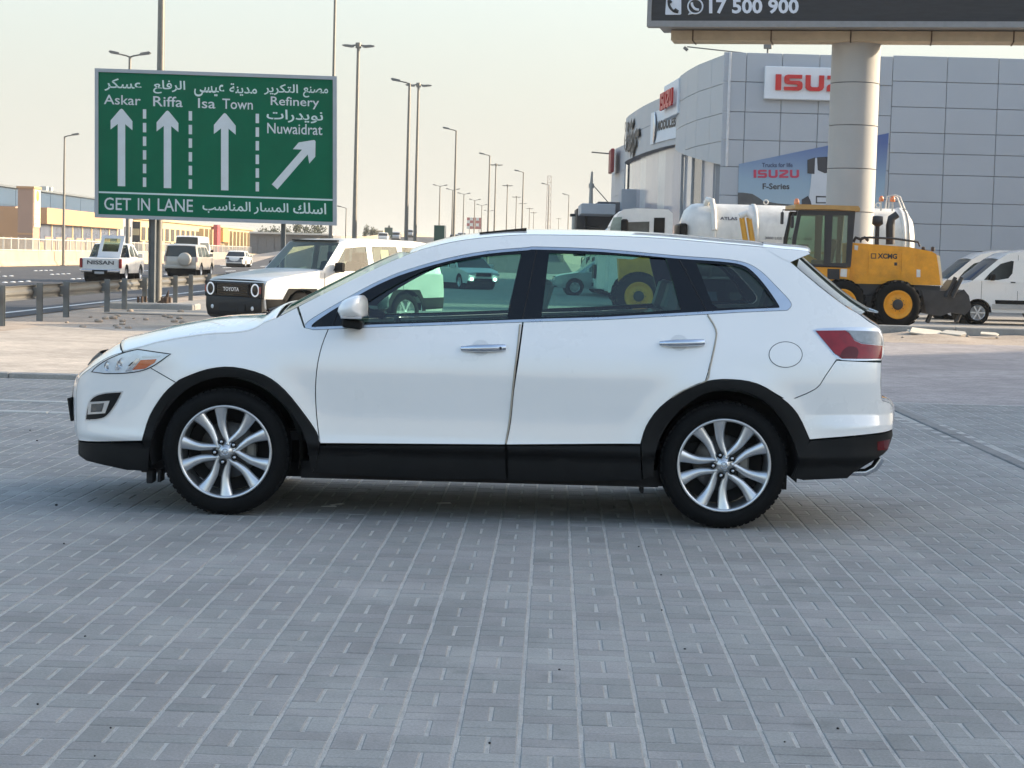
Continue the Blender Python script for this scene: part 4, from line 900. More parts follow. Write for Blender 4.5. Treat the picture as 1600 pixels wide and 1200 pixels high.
MB().box((2.0, -1.01, 1.28), (.14, .03, .03), bev=.008).build('door_handle', BLACKP, va)
for sg in (-1, 1): MB().box((.13, sg * .82, 1.0), (.3, .2, .28), Matrix.Rotation(R(-35), 3, 'Y'), bev=.06).build('headlight', HEAD, va)
va2, s_ = vehicle('passenger_van', 'second white van whose windscreen peeks out behind the passenger van', 'van', (13.3, 61.5, -.1), R(0), vn, WHITE, GREYGL)
MB().box((2.45, -1.02, .54), (2.1, .02, .14)).build('side_stripe', SILV, va)
mb_ = dict(vn, L=6.6, W=2.1, roofz=2.6, roof=[(1.6, 2.45), (2.2, 2.58), (6.2, 2.6)], rg=[(6.5, 2.5), (6.58, 1.4)], tail=[(6.6, 1.3), (6.6, .5)], wheels=(1.0, 5.2), win=[[(1.9, 1.45), (1.9, 2.1), (6.2, 2.1), (6.2, 1.45)]], clad=[], gaps=[], rglass=DARKGL)
r_, s_ = vehicle('minibus', 'white minibus ahead of the beige off-roader, only its roof and back showing', 'bus', (-26.4, 156, -.1), R(-90), mb_, WHITE2, DARKGL, detail=False)
r_, s_ = vehicle('crossover_car', 'white crossover facing us with headlights on, seen through the SUV windows', 'car', (-1.55, 90.8, -.1), R(114), hb, WHITE2, DARKGL, detail=False)
for sg in (-1, 1):
    MB().box((-.02, sg * .66, .74), (.1, .34, .13), bev=.03).build('headlight', HEAD, r_); MB().sphere((-.06, sg * .62, .50), .075).build('fog_lamp', LIT, r_)
MB().box((-.06, 0, .72), (.06, .8, .16), bev=.03).box((-.05, 0, .46), (.06, 1.0, .14), bev=.03).build('grille', BLACKG, r_)
r_, s_ = vehicle('silver_hatchback', 'silver hatchback facing left, seen through the SUV rear door window', 'car', (1.75, 84.5, -.1), R(4), hb, SILV, GREYGL)
for k, (px, Y, a) in enumerate(((842, 97, 90), (770, 118, 92), (800, 121, 96))):
    pass
# --- far cars on the slip road and the highway beyond
far_spots = [('white car at the foot of the slip road, left of the green container', 601, 340, 372, -90, WHITE2), ('pale car climbing the slip road behind the white one', 620, 360, 369, -90, SILV), ('small grey car highest on the slip road', 641, 420, 364, -90, SILV),
             ('dark car beside the lamp post right of the green container', 712, 300, 375, -90, M('black_paint', (.02, .02, .022), .3, coat=1)), ('black off-roader on the highway left of the raised sunroof', 729, 290, 374, -90, MATS['black_paint']), ('white car on the highway between the black one and the sunroof', 743, 310, 374, -90, WHITE2),
             ('silver car on the highway just left of the raised sunroof', 755, 270, 375, -90, SILV), ('grey car far along the highway under the red and white hoarding', 722, 380, 374, -90, SILV)]
hoarding_cars = []
for (lb, px, Y, py, a, pm_) in far_spots:
    p = P(px, py, Y); zz = p.z - .8
    r_, s_ = vehicle('distant_car', lb, 'car', (p.x, Y, max(zz, -.1)), R(a), dict(hb, grid=.6), pm_, DARKGL, group='far cars on the highway', detail=False); hoarding_cars.append((r_, zz))

# --- row of small white trucks seen through the rear door window
TRK = M('truck_white', (.70, .71, .70), .4, coat=.4, var=.05)
def small_truck(loc, label):
    r_ = thing('light_truck', label, 'truck', loc, 0, 'row of parked white light trucks')
    o_ = [(0, .35), (-.02, 1.0), (.12, 1.25), (.45, 2.05), (.6, 2.12), (1.5, 2.12), (1.5, .5), (1.25, .5)] + arc_pts(.85, .36, .43, .5)[0:] + [(.3, .35)]
    win_ = [(.5, 1.3), (.66, 1.85), (1.25, 1.88), (1.25, 1.25)]
    MB().prism(o_, lambda u, v, h: Vector((u, h, v)), -.92, .92).build('cab', TRK, r_)
    for sg in (-1, 1):
        MB().prism(win_, lambda u, v, h: Vector((u, sg * (.92 + h), v)), .002, .012).build('side_window', DARKGL, r_)
        MB().box((-.03, sg * .72, .72), (.06, .26, .2), bev=.02).build('headlight', HEAD, r_); MB().tube([(.35, sg * .93, 1.75), (.2, sg * 1.15, 1.7), (.2, sg * 1.15, 1.3)], .02, 6).box((.2, sg * 1.15, 1.5), (.05, .16, .34), bev=.02).build('wing_mirror', BLACKP, r_)
        for x in (.85, 3.9): wheel_on(r_, x, .36, sg, .9, .36, .22, .2, SILV, 18, 4)
    MB().prism([(.10, 1.27), (.43, 2.02), (.45, 2.0), (.14, 1.27)], lambda u, v, h: Vector((u - .015, h, v)), -.8, .8).build('windscreen', DARKGL, r_)
    MB().box((-.02, 0, .75), (.05, 1.0, .12)).box((-.02, 0, .5), (.06, 1.7, .16), bev=.03).build('grille', BLACKP, r_)
    MB().box((3.1, 0, .75), (3.1, .9, .16)).build('chassis', UNDER, r_)
    MB().box((3.2, 0, 1.0), (3.1, 1.9, .14)).build('load_bed', TRK, r_)
    return r_
lab = ['nearest white light truck in the row seen through the rear door window', 'second nearest white light truck in the row behind the window', 'middle white light truck of the row behind the window', 'second farthest white light truck of the row behind the window', 'farthest white light truck of the row, beside the silver hatchback']
base_t = small_truck((0, 0, 0), lab[0])
for k, (px, Y) in enumerate(((937, 79), (926, 81.6), (916, 84.2), (907, 86.8), (899, 89.4))):
    o = base_t if k == 0 else copy_tree(base_t); o.location = ((px - 800) / FPX * Y + .1, Y, -.1); o.rotation_euler = (0, 0, R(6)); o['label'] = lab[k]

# --- white sewage tanker lorry
TANKW = M('tank_white', (.64, .63, .59), .4, coat=.2, var=.20, scale=2.2, stretch=(1, 1, .5)); YEL = M('machine_yellow', (.72, .30, .008), .5, coat=.1, var=.2, scale=4, bump=.08, bscale=25); YELD = M('hydraulic_yellow', (.55, .27, .02), .45, var=.15)
TY = 60.0
def tloc(px, py, Y=TY): p = P(px, py, Y); return p
t0 = tloc(947, 330); TX = t0.x
tk = thing('sewage_tanker', 'white sewage tanker lorry parked behind the SUV roof beside the grader', 'truck', (TX, TY, -.1))
def lx(px): return (px - 800) / FPX * (TY - 1.2) - TX
def lz(px, py): return P(px, py, TY - 1.2).z + .1
cab = [(lx(946), 1.3), (lx(948), lz(948, 352)), (lx(958), lz(958, 334)), (lx(966), lz(966, 327)), (lx(985), lz(985, 325)), (lx(1036), lz(1036, 327)), (lx(1043), lz(1043, 333)), (lx(1044), 1.0), (lx(1000), 1.0), (lx(960), .6), (lx(946), .6)]
MB().prism(cab, lambda u, v, h: Vector((u, h, v)), -1.2, 1.2).build('cab', TRK, tk, bev=.08)
for sg in (-1, 1):
    MB().prism([(lx(973), lz(973, 347)), (lx(1007), lz(1007, 346)), (lx(1007), lz(1007, 369)), (lx(968), lz(968, 369))], lambda u, v, h: Vector((u, sg * (1.2 + h), v)), .002, .02).build('side_window', M('cab_window', (.07, .08, .08), .1, var=.5, scale=2), tk)
    MB().prism([(lx(1014), lz(1014, 340)), (lx(1031), lz(1031, 340)), (lx(1031), lz(1031, 368)), (lx(1014), lz(1014, 368))], lambda u, v, h: Vector((u, sg * (1.2 + h), v)), .002, .02).build('side_vent', BLACKP, tk)
    MB().box((lx(968) , sg * 1.38, lz(968, 356)), (.22, .2, .55), bev=.06).build('wing_mirror', BLACKP, tk)
    for x in (1.2, 6.2, 7.6): wheel_on(tk, x, .52, sg, 1.2, .52, .3, .28, STEELG, 22, 6)
MB().prism([(lx(951), lz(951, 339.5)), (lx(964), lz(964, 338.5)), (lx(962), lz(962, 372)), (lx(945), lz(945, 372)), (lx(947), lz(947, 352))], lambda u, v, h: Vector((u, -1.2 - h, v)), .002, .012).build('windscreen_side', M('screen_pale_green', (.28, .36, .33), .08, var=.3, scale=2), tk)
MB().prism([(lx(951), lz(951, 352)), (lx(960), lz(960, 336)), (lx(962), lz(962, 338)), (lx(953), lz(953, 356))], lambda u, v, h: Vector((u - .03, h, v)), -1.05, 1.05).build('windscreen', GREYGL, tk)
MB().box((2.42, 0, 1.9), (.24, 2.1, 1.9), bev=.05).build('air_stack', BLACKP, tk)
MB().box((5.6, 0, .85), (8.6, 1.0, .3)).build('chassis', UNDER, tk)
rt_ = 1.17; zc = lz(1240, 320) - rt_
xa, xb = lx(1056), lx(1428)
MB().lathe([(0, xa), (rt_ * .45, xa + .05), (rt_ * .8, xa + .2), (rt_ * .97, xa + .42), (rt_, xa + .6), (rt_, xb - .5), (rt_ * .95, xb - .25), (rt_ * .75, xb - .08), (0, xb)], 48, (0, 0, zc), axis='x').build('tank', TANKW, tk)
for x in (lx(1109), lx(1175), lx(1300), lx(1405)): MB().lathe([(rt_ + .004, x - .06), (rt_ + .035, x - .05), (rt_ + .035, x + .05), (rt_ + .004, x + .06)], 48, (0, 0, zc), axis='x').build('tank_band', TANKW, tk)
MB().box(((xa + xb) / 2 + .4, -1.18, zc - .32), (xb - xa - 1.4, .05, .07)).build('side_stripe', M('orange_stripe', (.62, .34, .12), .5), tk)
text('lettering', 'ATLAS', (lx(1118), lz(1118, 343) , lx(1145), lz(1118, 338)), lambda u, v, h: Vector((u, -math.sqrt(max(.01, (rt_ + .01) ** 2 - (v - zc) ** 2)), v)), M('dark_letters', (.06, .06, .08), .5, var=0), tk, bold=.03)
text('lettering', '3000 LGS SEWAGE TANK', (lx(1188), lz(1188, 373.5), lx(1262), lz(1188, 369.5)), lambda u, v, h: Vector((u, -math.sqrt(max(.01, (rt_ + .015) ** 2 - (v - zc) ** 2)), v)), MATS['dark_letters'], tk, bold=.02)
MB().tube([(lx(1098), -.3, zc + rt_ - .1), (lx(1100), -.5, zc + rt_ + .12), (lx(1106), -.7, zc + rt_ + .08), (lx(1108), -.95, zc + rt_ * .75), (lx(1109), -1.15, zc + .3)], .09, 10).build('hose_arm', TANKW, tk)
MB().lathe([(.16, 0), (.17, .1), (.06, .16), (0, .16)], 16, (lx(1103), -.2, zc + rt_ - .02), axis='z').build('filler_cap', TANKW, tk)
for px in (1193, 1370): MB().lathe([(.07 + .018 * math.cos(t * math.pi / 4), .018 * math.sin(t * math.pi / 4)) for t in range(9)], 20, (lx(px), -.3, zc + rt_ + .09)).build('lifting_eye', TANKW, tk)
ld = MB()
for y in (-.55, -.1): ld.tube([(lx(1384), y, zc + rt_), (lx(1386), y, zc + rt_ + .38), (lx(1394), y, zc + rt_ + .42), (lx(1402), y, zc + rt_ + .36), (lx(1410), y, zc + rt_ - .02)], .025, 8)
ld.build('guard_rail', TANKW, tk)
for px in (1372, 1390):
    MB().lathe([(.08, 0), (.08, .1), (.05, .17), (0, .18)], 14, (lx(px), -.6, zc + rt_ + .2), axis='z').build('beacon', M('beacon_orange', (.7, .18, .03), .25, coat=1, var=.1), tk); MB().cyl((lx(px), -.6, zc + rt_ - .1), (lx(px), -.6, zc + rt_ + .2), .03, n=8).build('beacon_post', TANKW, tk)
MB().lathe([(rt_ * .99, 0), (rt_ * .98, .05), (rt_ * .8, .06)], 40, (xb - .3, 0, zc), axis='x').build('tank_end_rim', TANKW, tk)
# a second lorry, mostly hidden behind the tanker cab
t2 = thing('parked_lorry', 'pale lorry cab peeking out in front of the tanker cab', 'truck', ((925 - 800) / FPX * 67, 67, -.1))
MB().prism([(0, .6), (.02, 1.9), (.2, 2.55), (.5, 2.85), (2.0, 2.95), (2.1, .7)], lambda u, v, h: Vector((u, h, v)), -1.15, 1.15).build('cab', TRK, t2, bev=.08)
MB().prism([(-.02, 1.95), (.17, 2.5), (.24, 2.5), (.06, 1.95)], lambda u, v, h: Vector((u, h, v)), -1.0, 1.0).build('windscreen', DARKGL, t2); MB().box((.15, -1.3, 2.2), (.15, .25, .6), bev=.05).box((-.2, -.6, 2.8), (.5, .6, .05), bev=.02).build('wing_mirror', BLACKP, t2)
MB().box((-.05, 0, 1.2), (.06, 1.9, .5), bev=.03).build('grille', BLACKP, t2)
MB().prism([(.5, 1.8), (.6, 2.45), (1.4, 2.45), (1.4, 1.75)], lambda u, v, h: Vector((u, -1.15 - h, v)), .003, .02).build('side_window', DARKGL, t2)
for sg in (-1, 1): wheel_on(t2, 1.0, .5, sg, 1.15, .5, .3, .27, STEELG, 20, 6); wheel_on(t2, 5.0, .5, sg, 1.15, .5, .3, .27, STEELG, 20, 6)
MB().box((3.6, 0, .9), (4.6, 1.0, .3)).build('chassis', UNDER, t2); MB().box((4.4, 0, 1.7), (4.2, 2.2, 1.3), bev=.05).build('load_body', TRK, t2)

# --- yellow motor grader
GY = 47.0
g0 = P(1403, 514, GY); GX = g0.x; GZ = -.1
gr = thing('motor_grader', 'yellow motor grader with black tyres parked behind the SUV tail', 'grader', (GX, GY, GZ))
def gl_(px, py, Y=GY - .95): p = P(px, py, Y); return (p.x - GX, p.z - GZ)
def gpoly(pts, a, b, name, mat, bev=0.0, Y=GY - .95): return MB().prism([gl_(*q, Y) for q in pts], lambda u, v, h: Vector((u, h, v)), a, b).build(name, mat, gr, bev)
GBK = M('grader_black', (.022, .022, .024), .55, var=.25, scale=4); RIMY = M('rim_yellow', (.70, .30, .010), .5, var=.14, scale=6)
def grader_wheel(px, py, ypos, rr_=.60):
    x, z = gl_(px, py); z = max(z, rr_ - .005)
    for sg in (-1, 1):
        yo = ypos * sg
        t = MB().lathe([(.36, yo - sg * .02), (.40, yo), (.53, yo - sg * .0), (rr_ - .03, yo - sg * .06), (rr_ - .03, yo - sg * .34), (.5, yo - sg * .4), (.36, yo - sg * .4)], 36)
        for k in range(22):
            for q, off in ((0, .12), (1, .28)):
                a = 2 * math.pi * (k + .5 * q) / 22; ro = Matrix.Rotation(-a, 3, 'Y') @ Matrix.Rotation(R(28 if q else -28), 3, 'X'); t.box(Matrix.Rotation(-a, 3, 'Y') @ Vector((rr_ - .022, yo - sg * off, 0)), (.055, .2, .055), ro)
        w = t.build('wheel', RUBBER, gr); w.location = (x, 0, z)
        MB().lathe([(.36, yo - sg * .03), (.34, yo - sg * .005), (.325, yo - sg * .01), (.30, yo - sg * .06), (.22, yo - sg * .07), (.20, yo - sg * .05), (.13, yo - sg * .05)], 36).build('rim', RIMY, w)
        MB().lathe([(.135, yo - sg * .05), (.125, yo + sg * .01), (.06, yo + sg * .015), (0, yo + sg * .015)], 24).build('hub', GBK, w)
        nb = MB()
        for k in range(10): a = 2 * math.pi * k / 10; nb.cyl((.165 * math.cos(a), yo - sg * .055, .165 * math.sin(a)), (.165 * math.cos(a), yo - sg * .03, .165 * math.sin(a)), .012, n=6)
        nb.build('wheel_nut', GBK, w)
grader_wheel(1403, 476, .98); grader_wheel(1316, 474, .98); grader_wheel(998, 463, .98)
gpoly([(1328, 379), (1420, 386), (1456, 393), (1463, 397), (1466, 415), (1470, 446), (1330, 443), (1328, 440)], -.55, .55, 'engine_hood', YEL, .05, GY - .55)
gd = GY - .55
gpoly([(1357, 392), (1404, 394), (1403, 430), (1356, 429)], -.568, -.552, 'hood_door', YEL, .004, gd); gpoly([(1409, 394), (1431, 396), (1430, 431), (1408, 431)], -.568, -.552, 'hood_door', YEL, .004, gd)
gpoly([(1397, 410), (1401.5, 410), (1401.5, 415), (1397, 415)], -.58, -.569, 'hood_latch', GBK, 0, gd); gpoly([(1432, 421), (1438, 421.5), (1438, 433), (1432, 433)], -.556, -.552, 'warning_label', M('label_white', (.66, .64, .6), .6), 0, gd); gpoly([(1335, 383), (1341, 384), (1340, 391), (1335, 390)], -.556, -.552, 'warning_label', MATS['label_white'], 0, gd)
a_, b_ = gl_(1371, 404, gd - .02), gl_(1402, 396.5, gd - .02); text('lettering', 'XCMG', (a_[0], a_[1], b_[0], b_[1]), lambda u, v, h: Vector((u, -.573, v)), GBK, gr, bold=.04)
q = [gl_(*c, gd - .02) for c in ((1361, 396), (1369, 396), (1369, 404), (1361, 404))]; hq = offset_poly(q, .02)
MB().prism(q, lambda u, v, h: Vector((u, h, v)), -.575, -.569, holes=[hq]).build('emblem', GBK, gr)
gpoly([(1464, 398), (1469, 400), (1474, 446), (1470, 446)], -.52, .52, 'rear_lit_edge', M('edge_sunlit', (.7, .62, .42), .5), .01, gd)  # sunlight on the rear chamfer painted as a cream strip
# cab
cy = GY - .75
gpoly([(1242, 319), (1340, 322), (1343, 326), (1342, 331), (1338, 330), (1300, 327), (1241, 327)], -.85, .85, 'cab_roof', M('cab_roof_tan', (.42, .24, .07), .5, var=.12), .03, cy)
fr = [(1248, 328), (1336, 330), (1329, 417), (1270, 415), (1236, 400), (1238, 372)]
h1 = [(1252, 335), (1289, 336), (1287, 413), (1268, 412), (1242, 397), (1244, 375)]; h2 = [(1301, 336), (1325, 337), (1322, 411), (1297, 411)]
for sg, nm in ((-1, 'cab_frame'), (1, 'cab_frame')):
    MB().prism([gl_(*c, cy) for c in fr], lambda u, v, h: Vector((u, sg * (.75 + h), v)), -.03, .03, holes=[[gl_(*c, cy) for c in h1], [gl_(*c, cy) for c in h2]]).build(nm, GBK, gr)
    for hh in (h1, h2): MB().prism([gl_(*c, cy) for c in hh], lambda u, v, h: Vector((u, sg * (.75 + h), v)), -.006, .006).build('cab_window', GLASS('cab_green_glass', (.62, .74, .66)), gr)
pc = MB()
for c in ((1249, 330), (1334, 331)):
    x, z = gl_(*c, cy); x2, z2 = gl_(c[0] - 11 if c[0] < 1300 else c[0] - 6, 398, cy)
    for yy in (-.74, .74): pc.tube([(x, yy, z), (x2, yy, z2)], .045, 6)
pc.build('cab_post', GBK, gr)
cx_, cz_ = gl_(1290, 420, cy); MB().box((cx_, 0, cz_ - .1), (1.1, 1.4, .4), bev=.05).build('cab_floor', GBK, gr)
sx_, sz_ = gl_(1305, 395, cy); MB().box((sx_, 0, sz_), (.16, .5, .7), Matrix.Rotation(R(10), 3, 'Y'), bev=.06).box((sx_ - .25, 0, sz_ - .25), (.5, .5, .14), bev=.05).build('operator_seat', GBK, gr)
c_ = gl_(1262, 392, cy); MB().tube([(c_[0] + .25, 0, c_[1] - .4), (c_[0], 0, c_[1] + .1)], .05, 8).box((c_[0], 0, c_[1] + .14), (.2, .5, .05), bev=.02).build('steering_console', GBK, gr)
gpoly([(1272, 417), (1328, 419), (1328, 442), (1290, 441), (1275, 432)], -.72, .72, 'cab_base', YEL, .03, cy); gpoly([(1293, 420), (1312, 420.5), (1312, 437), (1293, 436)], -.735, -.721, 'step_panel', GBK, 0, cy); gpoly([(1314, 420), (1324, 420.5), (1323, 433), (1313, 432)], -.735, -.721, 'warning_label', MATS['label_white'], 0, cy)
# frame, drive tandem, front beam, cylinders
gpoly([(1286, 441), (1470, 447), (1468, 462), (1300, 462)], -.5, .5, 'rear_frame', GBK, .03, gd); gpoly([(1310, 462), (1415, 465), (1415, 488), (1310, 486)], -.56, .56, 'tandem_case', GBK, .05)
bm_ = [gl_(px, py, GY) for px, py in ((1290, 425), (1240, 400), (1180, 390), (1100, 392), (1040, 400), (985, 418))]
MB().tube([(x, 0, z) for x, z in bm_], [.26, .26, .24, .22, .22, .26], 4).build('front_beam', YEL, gr)
gpoly([(966, 404), (1018, 407), (1022, 418), (1020, 443), (968, 441)], -.34, .34, 'front_frame', YEL, .05, GY - .34)
x, z = gl_(998, 463); MB().cyl((x, -.8, z), (x, .8, z), .12, n=12).build('front_axle', GBK, gr)
for dx in (0, 10):
    a_, b_ = gl_(1161 + dx * 1.1, 340, cy), gl_(1170 + dx * 1.1, 402, cy); MB().tube([(a_[0], -.5, a_[1]), (b_[0], -.6, b_[1])], .07, 10).build('lift_cylinder', YELD, gr)
MB().tube([(gl_(1158, 335, cy)[0], -.52, gl_(1158, 338, cy)[1]), (gl_(1168, 333, cy)[0], -.52, gl_(1168, 333, cy)[1]), (gl_(1176, 340, cy)[0], -.52, gl_(1176, 340, cy)[1])], .08, 10).build('cylinder_cap', TANKW, gr)
a_, b_ = gl_(1080, 470, GY - .9), gl_(1250, 490, GY - .9); V = []; F = []
for i in range(9):
    t = R(-50 + 100 * i / 8); V += [(b_[0] - .15 - .35 * math.cos(t), -1.35, .35 + .35 * math.sin(t)), (a_[0] - .1 - .35 * math.cos(t), 1.35, .35 + .35 * math.sin(t))]
for i in range(8): F.append((2 * i, 2 * i + 1, 2 * i + 3, 2 * i + 2))
bl = MB().add(V, F, True).build('blade', GBK, gr); md = bl.modifiers.new('thick', 'SOLIDIFY'); md.thickness = .04
# exhaust, intake, rails, beacons, mirrors
x, z = gl_(1370, 378, GY); MB().cyl((x, 0, z - .1), (x, 0, gl_(1371, 350, GY)[1]), .055, n=12).lathe([(0, gl_(1371, 337, GY)[1]), (.13, gl_(1371, 338, GY)[1]), (.14, gl_(1371, 350, GY)[1]), (.05, gl_(1371, 354, GY)[1])], 18, (x, 0, 0), axis='z').build('air_filter', GBK, gr)
p_ = [gl_(*c, GY) for c in ((1391, 382), (1391, 352), (1393, 341), (1402, 335))]; MB().tube([(x, 0, z) for x, z in p_], [.11, .11, .10, .09], 12).build('exhaust_stack', GBK, gr)
p_ = [gl_(*c, gd) for c in ((1345, 379), (1347, 372), (1360, 371), (1400, 373), (1435, 378), (1438, 385))]; MB().tube([(x, -.5, z) for x, z in p_], .028, 8).build('hand_rail', GBK, gr)
p_ = [gl_(*c, gd) for c in ((1336, 378), (1340, 371), (1348, 374), (1354, 371), (1360, 376))]; MB().tube([(x, -.3, z) for x, z in p_], .04, 6).build('hose', GBK, gr)
for c in (1446, 1461): x, z = gl_(c, 389, gd); MB().box((x, -.3, z), (.08, .1, .12), bev=.02).build('rear_lamp', GBK, gr)
x, z = gl_(1248, 319, cy); MB().lathe([(.07, 0), (.07, .09), (.04, .15), (0, .155)], 14, (x, -.4, z), axis='z').build('beacon', MATS['beacon_orange'], gr)
for (c, d) in (((1222, 333), (1221, 341)), ((1238, 340), (1237, 347))):
    x, z = gl_(*c, cy); x2, z2 = gl_(*d, cy); x0_, z0_ = gl_(1246, 329, cy); MB().tube([(x0_, -.8, z0_), (x, -.85, z + .08), (x, -.85, z)], .014, 6).box((x2, -.86, z2), (.07, .12, .30), bev=.02).build('wing_mirror', GBK, gr)
# ripper at the back
RIP = M('ripper_steel', (.045, .043, .042), .7, var=.4, scale=5, bump=.3, bscale=14)
gpoly([(1440, 452), (1478, 455), (1492, 437), (1500, 440), (1493, 460), (1506, 452), (1514, 462), (1518, 482), (1508, 492), (1486, 488), (1470, 494), (1448, 490)], -.55, .3, 'ripper', RIP, .04, gd)
for px, a in ((1484, 25), (1494, 20)):
    x, z = gl_(px, 452, gd - .2); MB().tube([(x + .16, -.62, z + .30), (x - .06, -.62, z - .2)], .05, 8).build('ripper_cylinder', GBK, gr)
for px in (1455, 1500): x, z = gl_(px, 487, gd); MB().box((x, -.4, z - .12), (.1, .12, .35), Matrix.Rotation(R(20), 3, 'Y'), bev=.02).build('ripper_tooth', RIP, gr)

# ================================================================== unseen block added off-frame right, shaped to shade the forecourt
d_ = Vector((.7071, .7071, 0)); e_ = Vector((.7071, -.7071, 0)); H_ = 15.0
Ls = H_ / math.tan(SUN_EL); c0_ = Vector((8.9, 36.4, 0)) + Vector((math.sin(SUN_AZ), math.cos(SUN_AZ), 0)) * Ls
sb = thing('shade_block', 'unseen plain block added right of the forecourt to cast its shade', 'building', c0_, 0)
PLAST = M('pale_render', (.42, .40, .37), .85, var=.1, scale=.5)
pts_ = [d_ * -38 + e_ * 0, d_ * 34 + e_ * 0, d_ * 34 + e_ * 34, d_ * -38 + e_ * 34]
MB().prism([(p_.x, p_.y) for p_ in pts_], lambda u, v, h: Vector((u, v, h)), 0, H_).build('wall', PLAST, sb)
for fl_ in range(4):
    for k in range(15):
        p_ = d_ * (-34 + 4.6 * k) - e_ * .03; MB().box((p_.x, p_.y, 2.2 + fl_ * 3.5), (3.0, .1, 1.7), Matrix.Rotation(math.atan2(d_.y, d_.x), 3, 'Z')).build('window', DARKGL, sb)

# ================================================================== the green direction sign
SY = 50.3
def shp(u, v, Y=SY): return P(u, v + .0335 * (u - 150), Y)          # sign rows run level, so they fall to the right in the picture
sg0 = G(240, 480)
sgn = thing('road_sign', 'large green direction sign with white arrows on a steel post at the roadside', 'road sign', (sg0.x, SY, -.1))
so_ = Vector((sg0.x, SY, -.1))
GREEN = M('sign_green', (0.0, .118, .060), .6, var=.14, scale=.8, spec=.08); SGREY = M('sign_frame_grey', (.34, .37, .40), .5, metal=.2, var=.08); SWHT = M('sign_white', (.56, .61, .63), .45, var=.06, scale=3); STXT = M('sign_text_white', (.55, .68, .66), .45, var=.03)
def sf(dy): return lambda u, v, h: shp(u, -v, SY - dy - h) - so_
def squad(x0, y0, x1, y1, d0, d1, name, mat, parent=sgn): return MB().prism([(x0, -y1), (x1, -y1), (x1, -y0), (x0, -y0)], lambda u, v, h: shp(u, -v, SY) - so_ + Vector((0, -h, 0)), d0, d1).build(name, mat, parent)
face = squad(154.5, 112.5, 520.5, 334.5, .0, .05, 'sign_face', GREEN)
for (a, b, c, d) in ((149, 107, 526.5, 112.5), (149, 334.5, 526.5, 340), (149, 112.5, 154.5, 334.5), (520.5, 112.5, 526.5, 334.5)): squad(a, b, c, d, -.03, .085, 'sign_frame', SGREY)
def stext(t, x0, y0, x1, y1, bold=.012, mat=STXT):
    xm = (x0 + x1) / 2; sh = .0335 * (xm - 150)
    text('lettering', t, (x0, -(y1 - sh), x1, -(y0 - sh)), lambda u, v, h: shp(u, -v, SY) - so_ + Vector((0, -.056, 0)), mat, face, bold=bold)
for t, b in (('عسكر', (164, 123, 222, 143)), ('الرفاع', (240, 126, 290, 147)), ('عيسى', (304, 132, 351, 151.5)), ('مدينة', (359, 131, 402, 150)), ('التكرير', (413, 131.5, 466, 149)), ('مصنع', (474, 136, 513, 153)), ('نويدرات', (417, 172, 505, 192)), ('المناسب', (317, 314.5, 392, 333.5)), ('المسار', (397, 317, 451, 335.5)), ('اسلك', (458.5, 317, 510, 334.5))): stext(arabic(t), *b, bold=.014)
for t, b in (('Askar', (163, 149, 220.5, 164)), ('Riffa', (240, 151, 286, 167)), ('Isa', (310, 154, 337, 169.5)), ('Town', (348, 155, 395.5, 171)), ('Refinery', (423.5, 152, 499, 170)), ('Nuwaidrat', (418, 193.5, 504, 210)), ('GET', (163.5, 309, 205.5, 328.5)), ('IN', (216, 310, 235, 329)), ('LANE', (247, 311, 302, 330.5))): stext(t, *b, bold=.006, mat=SWHT)
def arrow(x, yt, yb, parent=face):
    w, hw_ = 5.8, 17; sh = .0335 * (x - 150); yt -= sh; yb -= sh
    pl = [(x - w, -yb), (x + w, -yb), (x + w, -(yt + 24)), (x + hw_, -(yt + 33)), (x + hw_, -(yt + 19)), (x + 2, -(yt + 1)), (x, -yt), (x - 2, -(yt + 1)), (x - hw_, -(yt + 19)), (x - hw_, -(yt + 33)), (x - w, -(yt + 24))]
    MB().prism(pl, lambda u, v, h: shp(u, -v, SY) - so_ + Vector((0, -h, 0)), .051, .057).build('arrow', SWHT, parent)
arrow(190.5, 170, 291); arrow(262.3, 173, 294); arrow(351.7, 177, 297.5)
a45 = R(41); pl = []
L4 = 96
for (lx_, ly_) in ((-5.8, 0), (5.8, 0), (5.8, L4 - 24), (17, L4 - 33), (17, L4 - 19), (2, L4 - 1), (0, L4), (-2, L4 - 1), (-17, L4 - 19), (-17, L4 - 33), (-5.8, L4 - 24)):
    X_ = 429.5 + lx_ * math.cos(a45) + ly_ * math.sin(a45); Y_ = 292 + lx_ * math.sin(a45) - ly_ * math.cos(a45); pl.append((X_, -(Y_ - .0335 * (X_ - 150))))
MB().prism(pl, lambda u, v, h: shp(u, -v, SY) - so_ + Vector((0, -h, 0)), .051, .057).build('arrow', SWHT, face)
for (x, y0) in ((226.5, 171), (298, 174), (402.5, 178)):
    for k in range(6): yy = y0 + 21.3 * k - .0335 * (x - 150); squad(x - 2.6, yy, x + 2.6, yy + 14.6, .051, .056, 'lane_dash', SWHT, face)
squad(155, 298.8, 520, 301.4, .051, .056, 'rule_line', STXT, face)
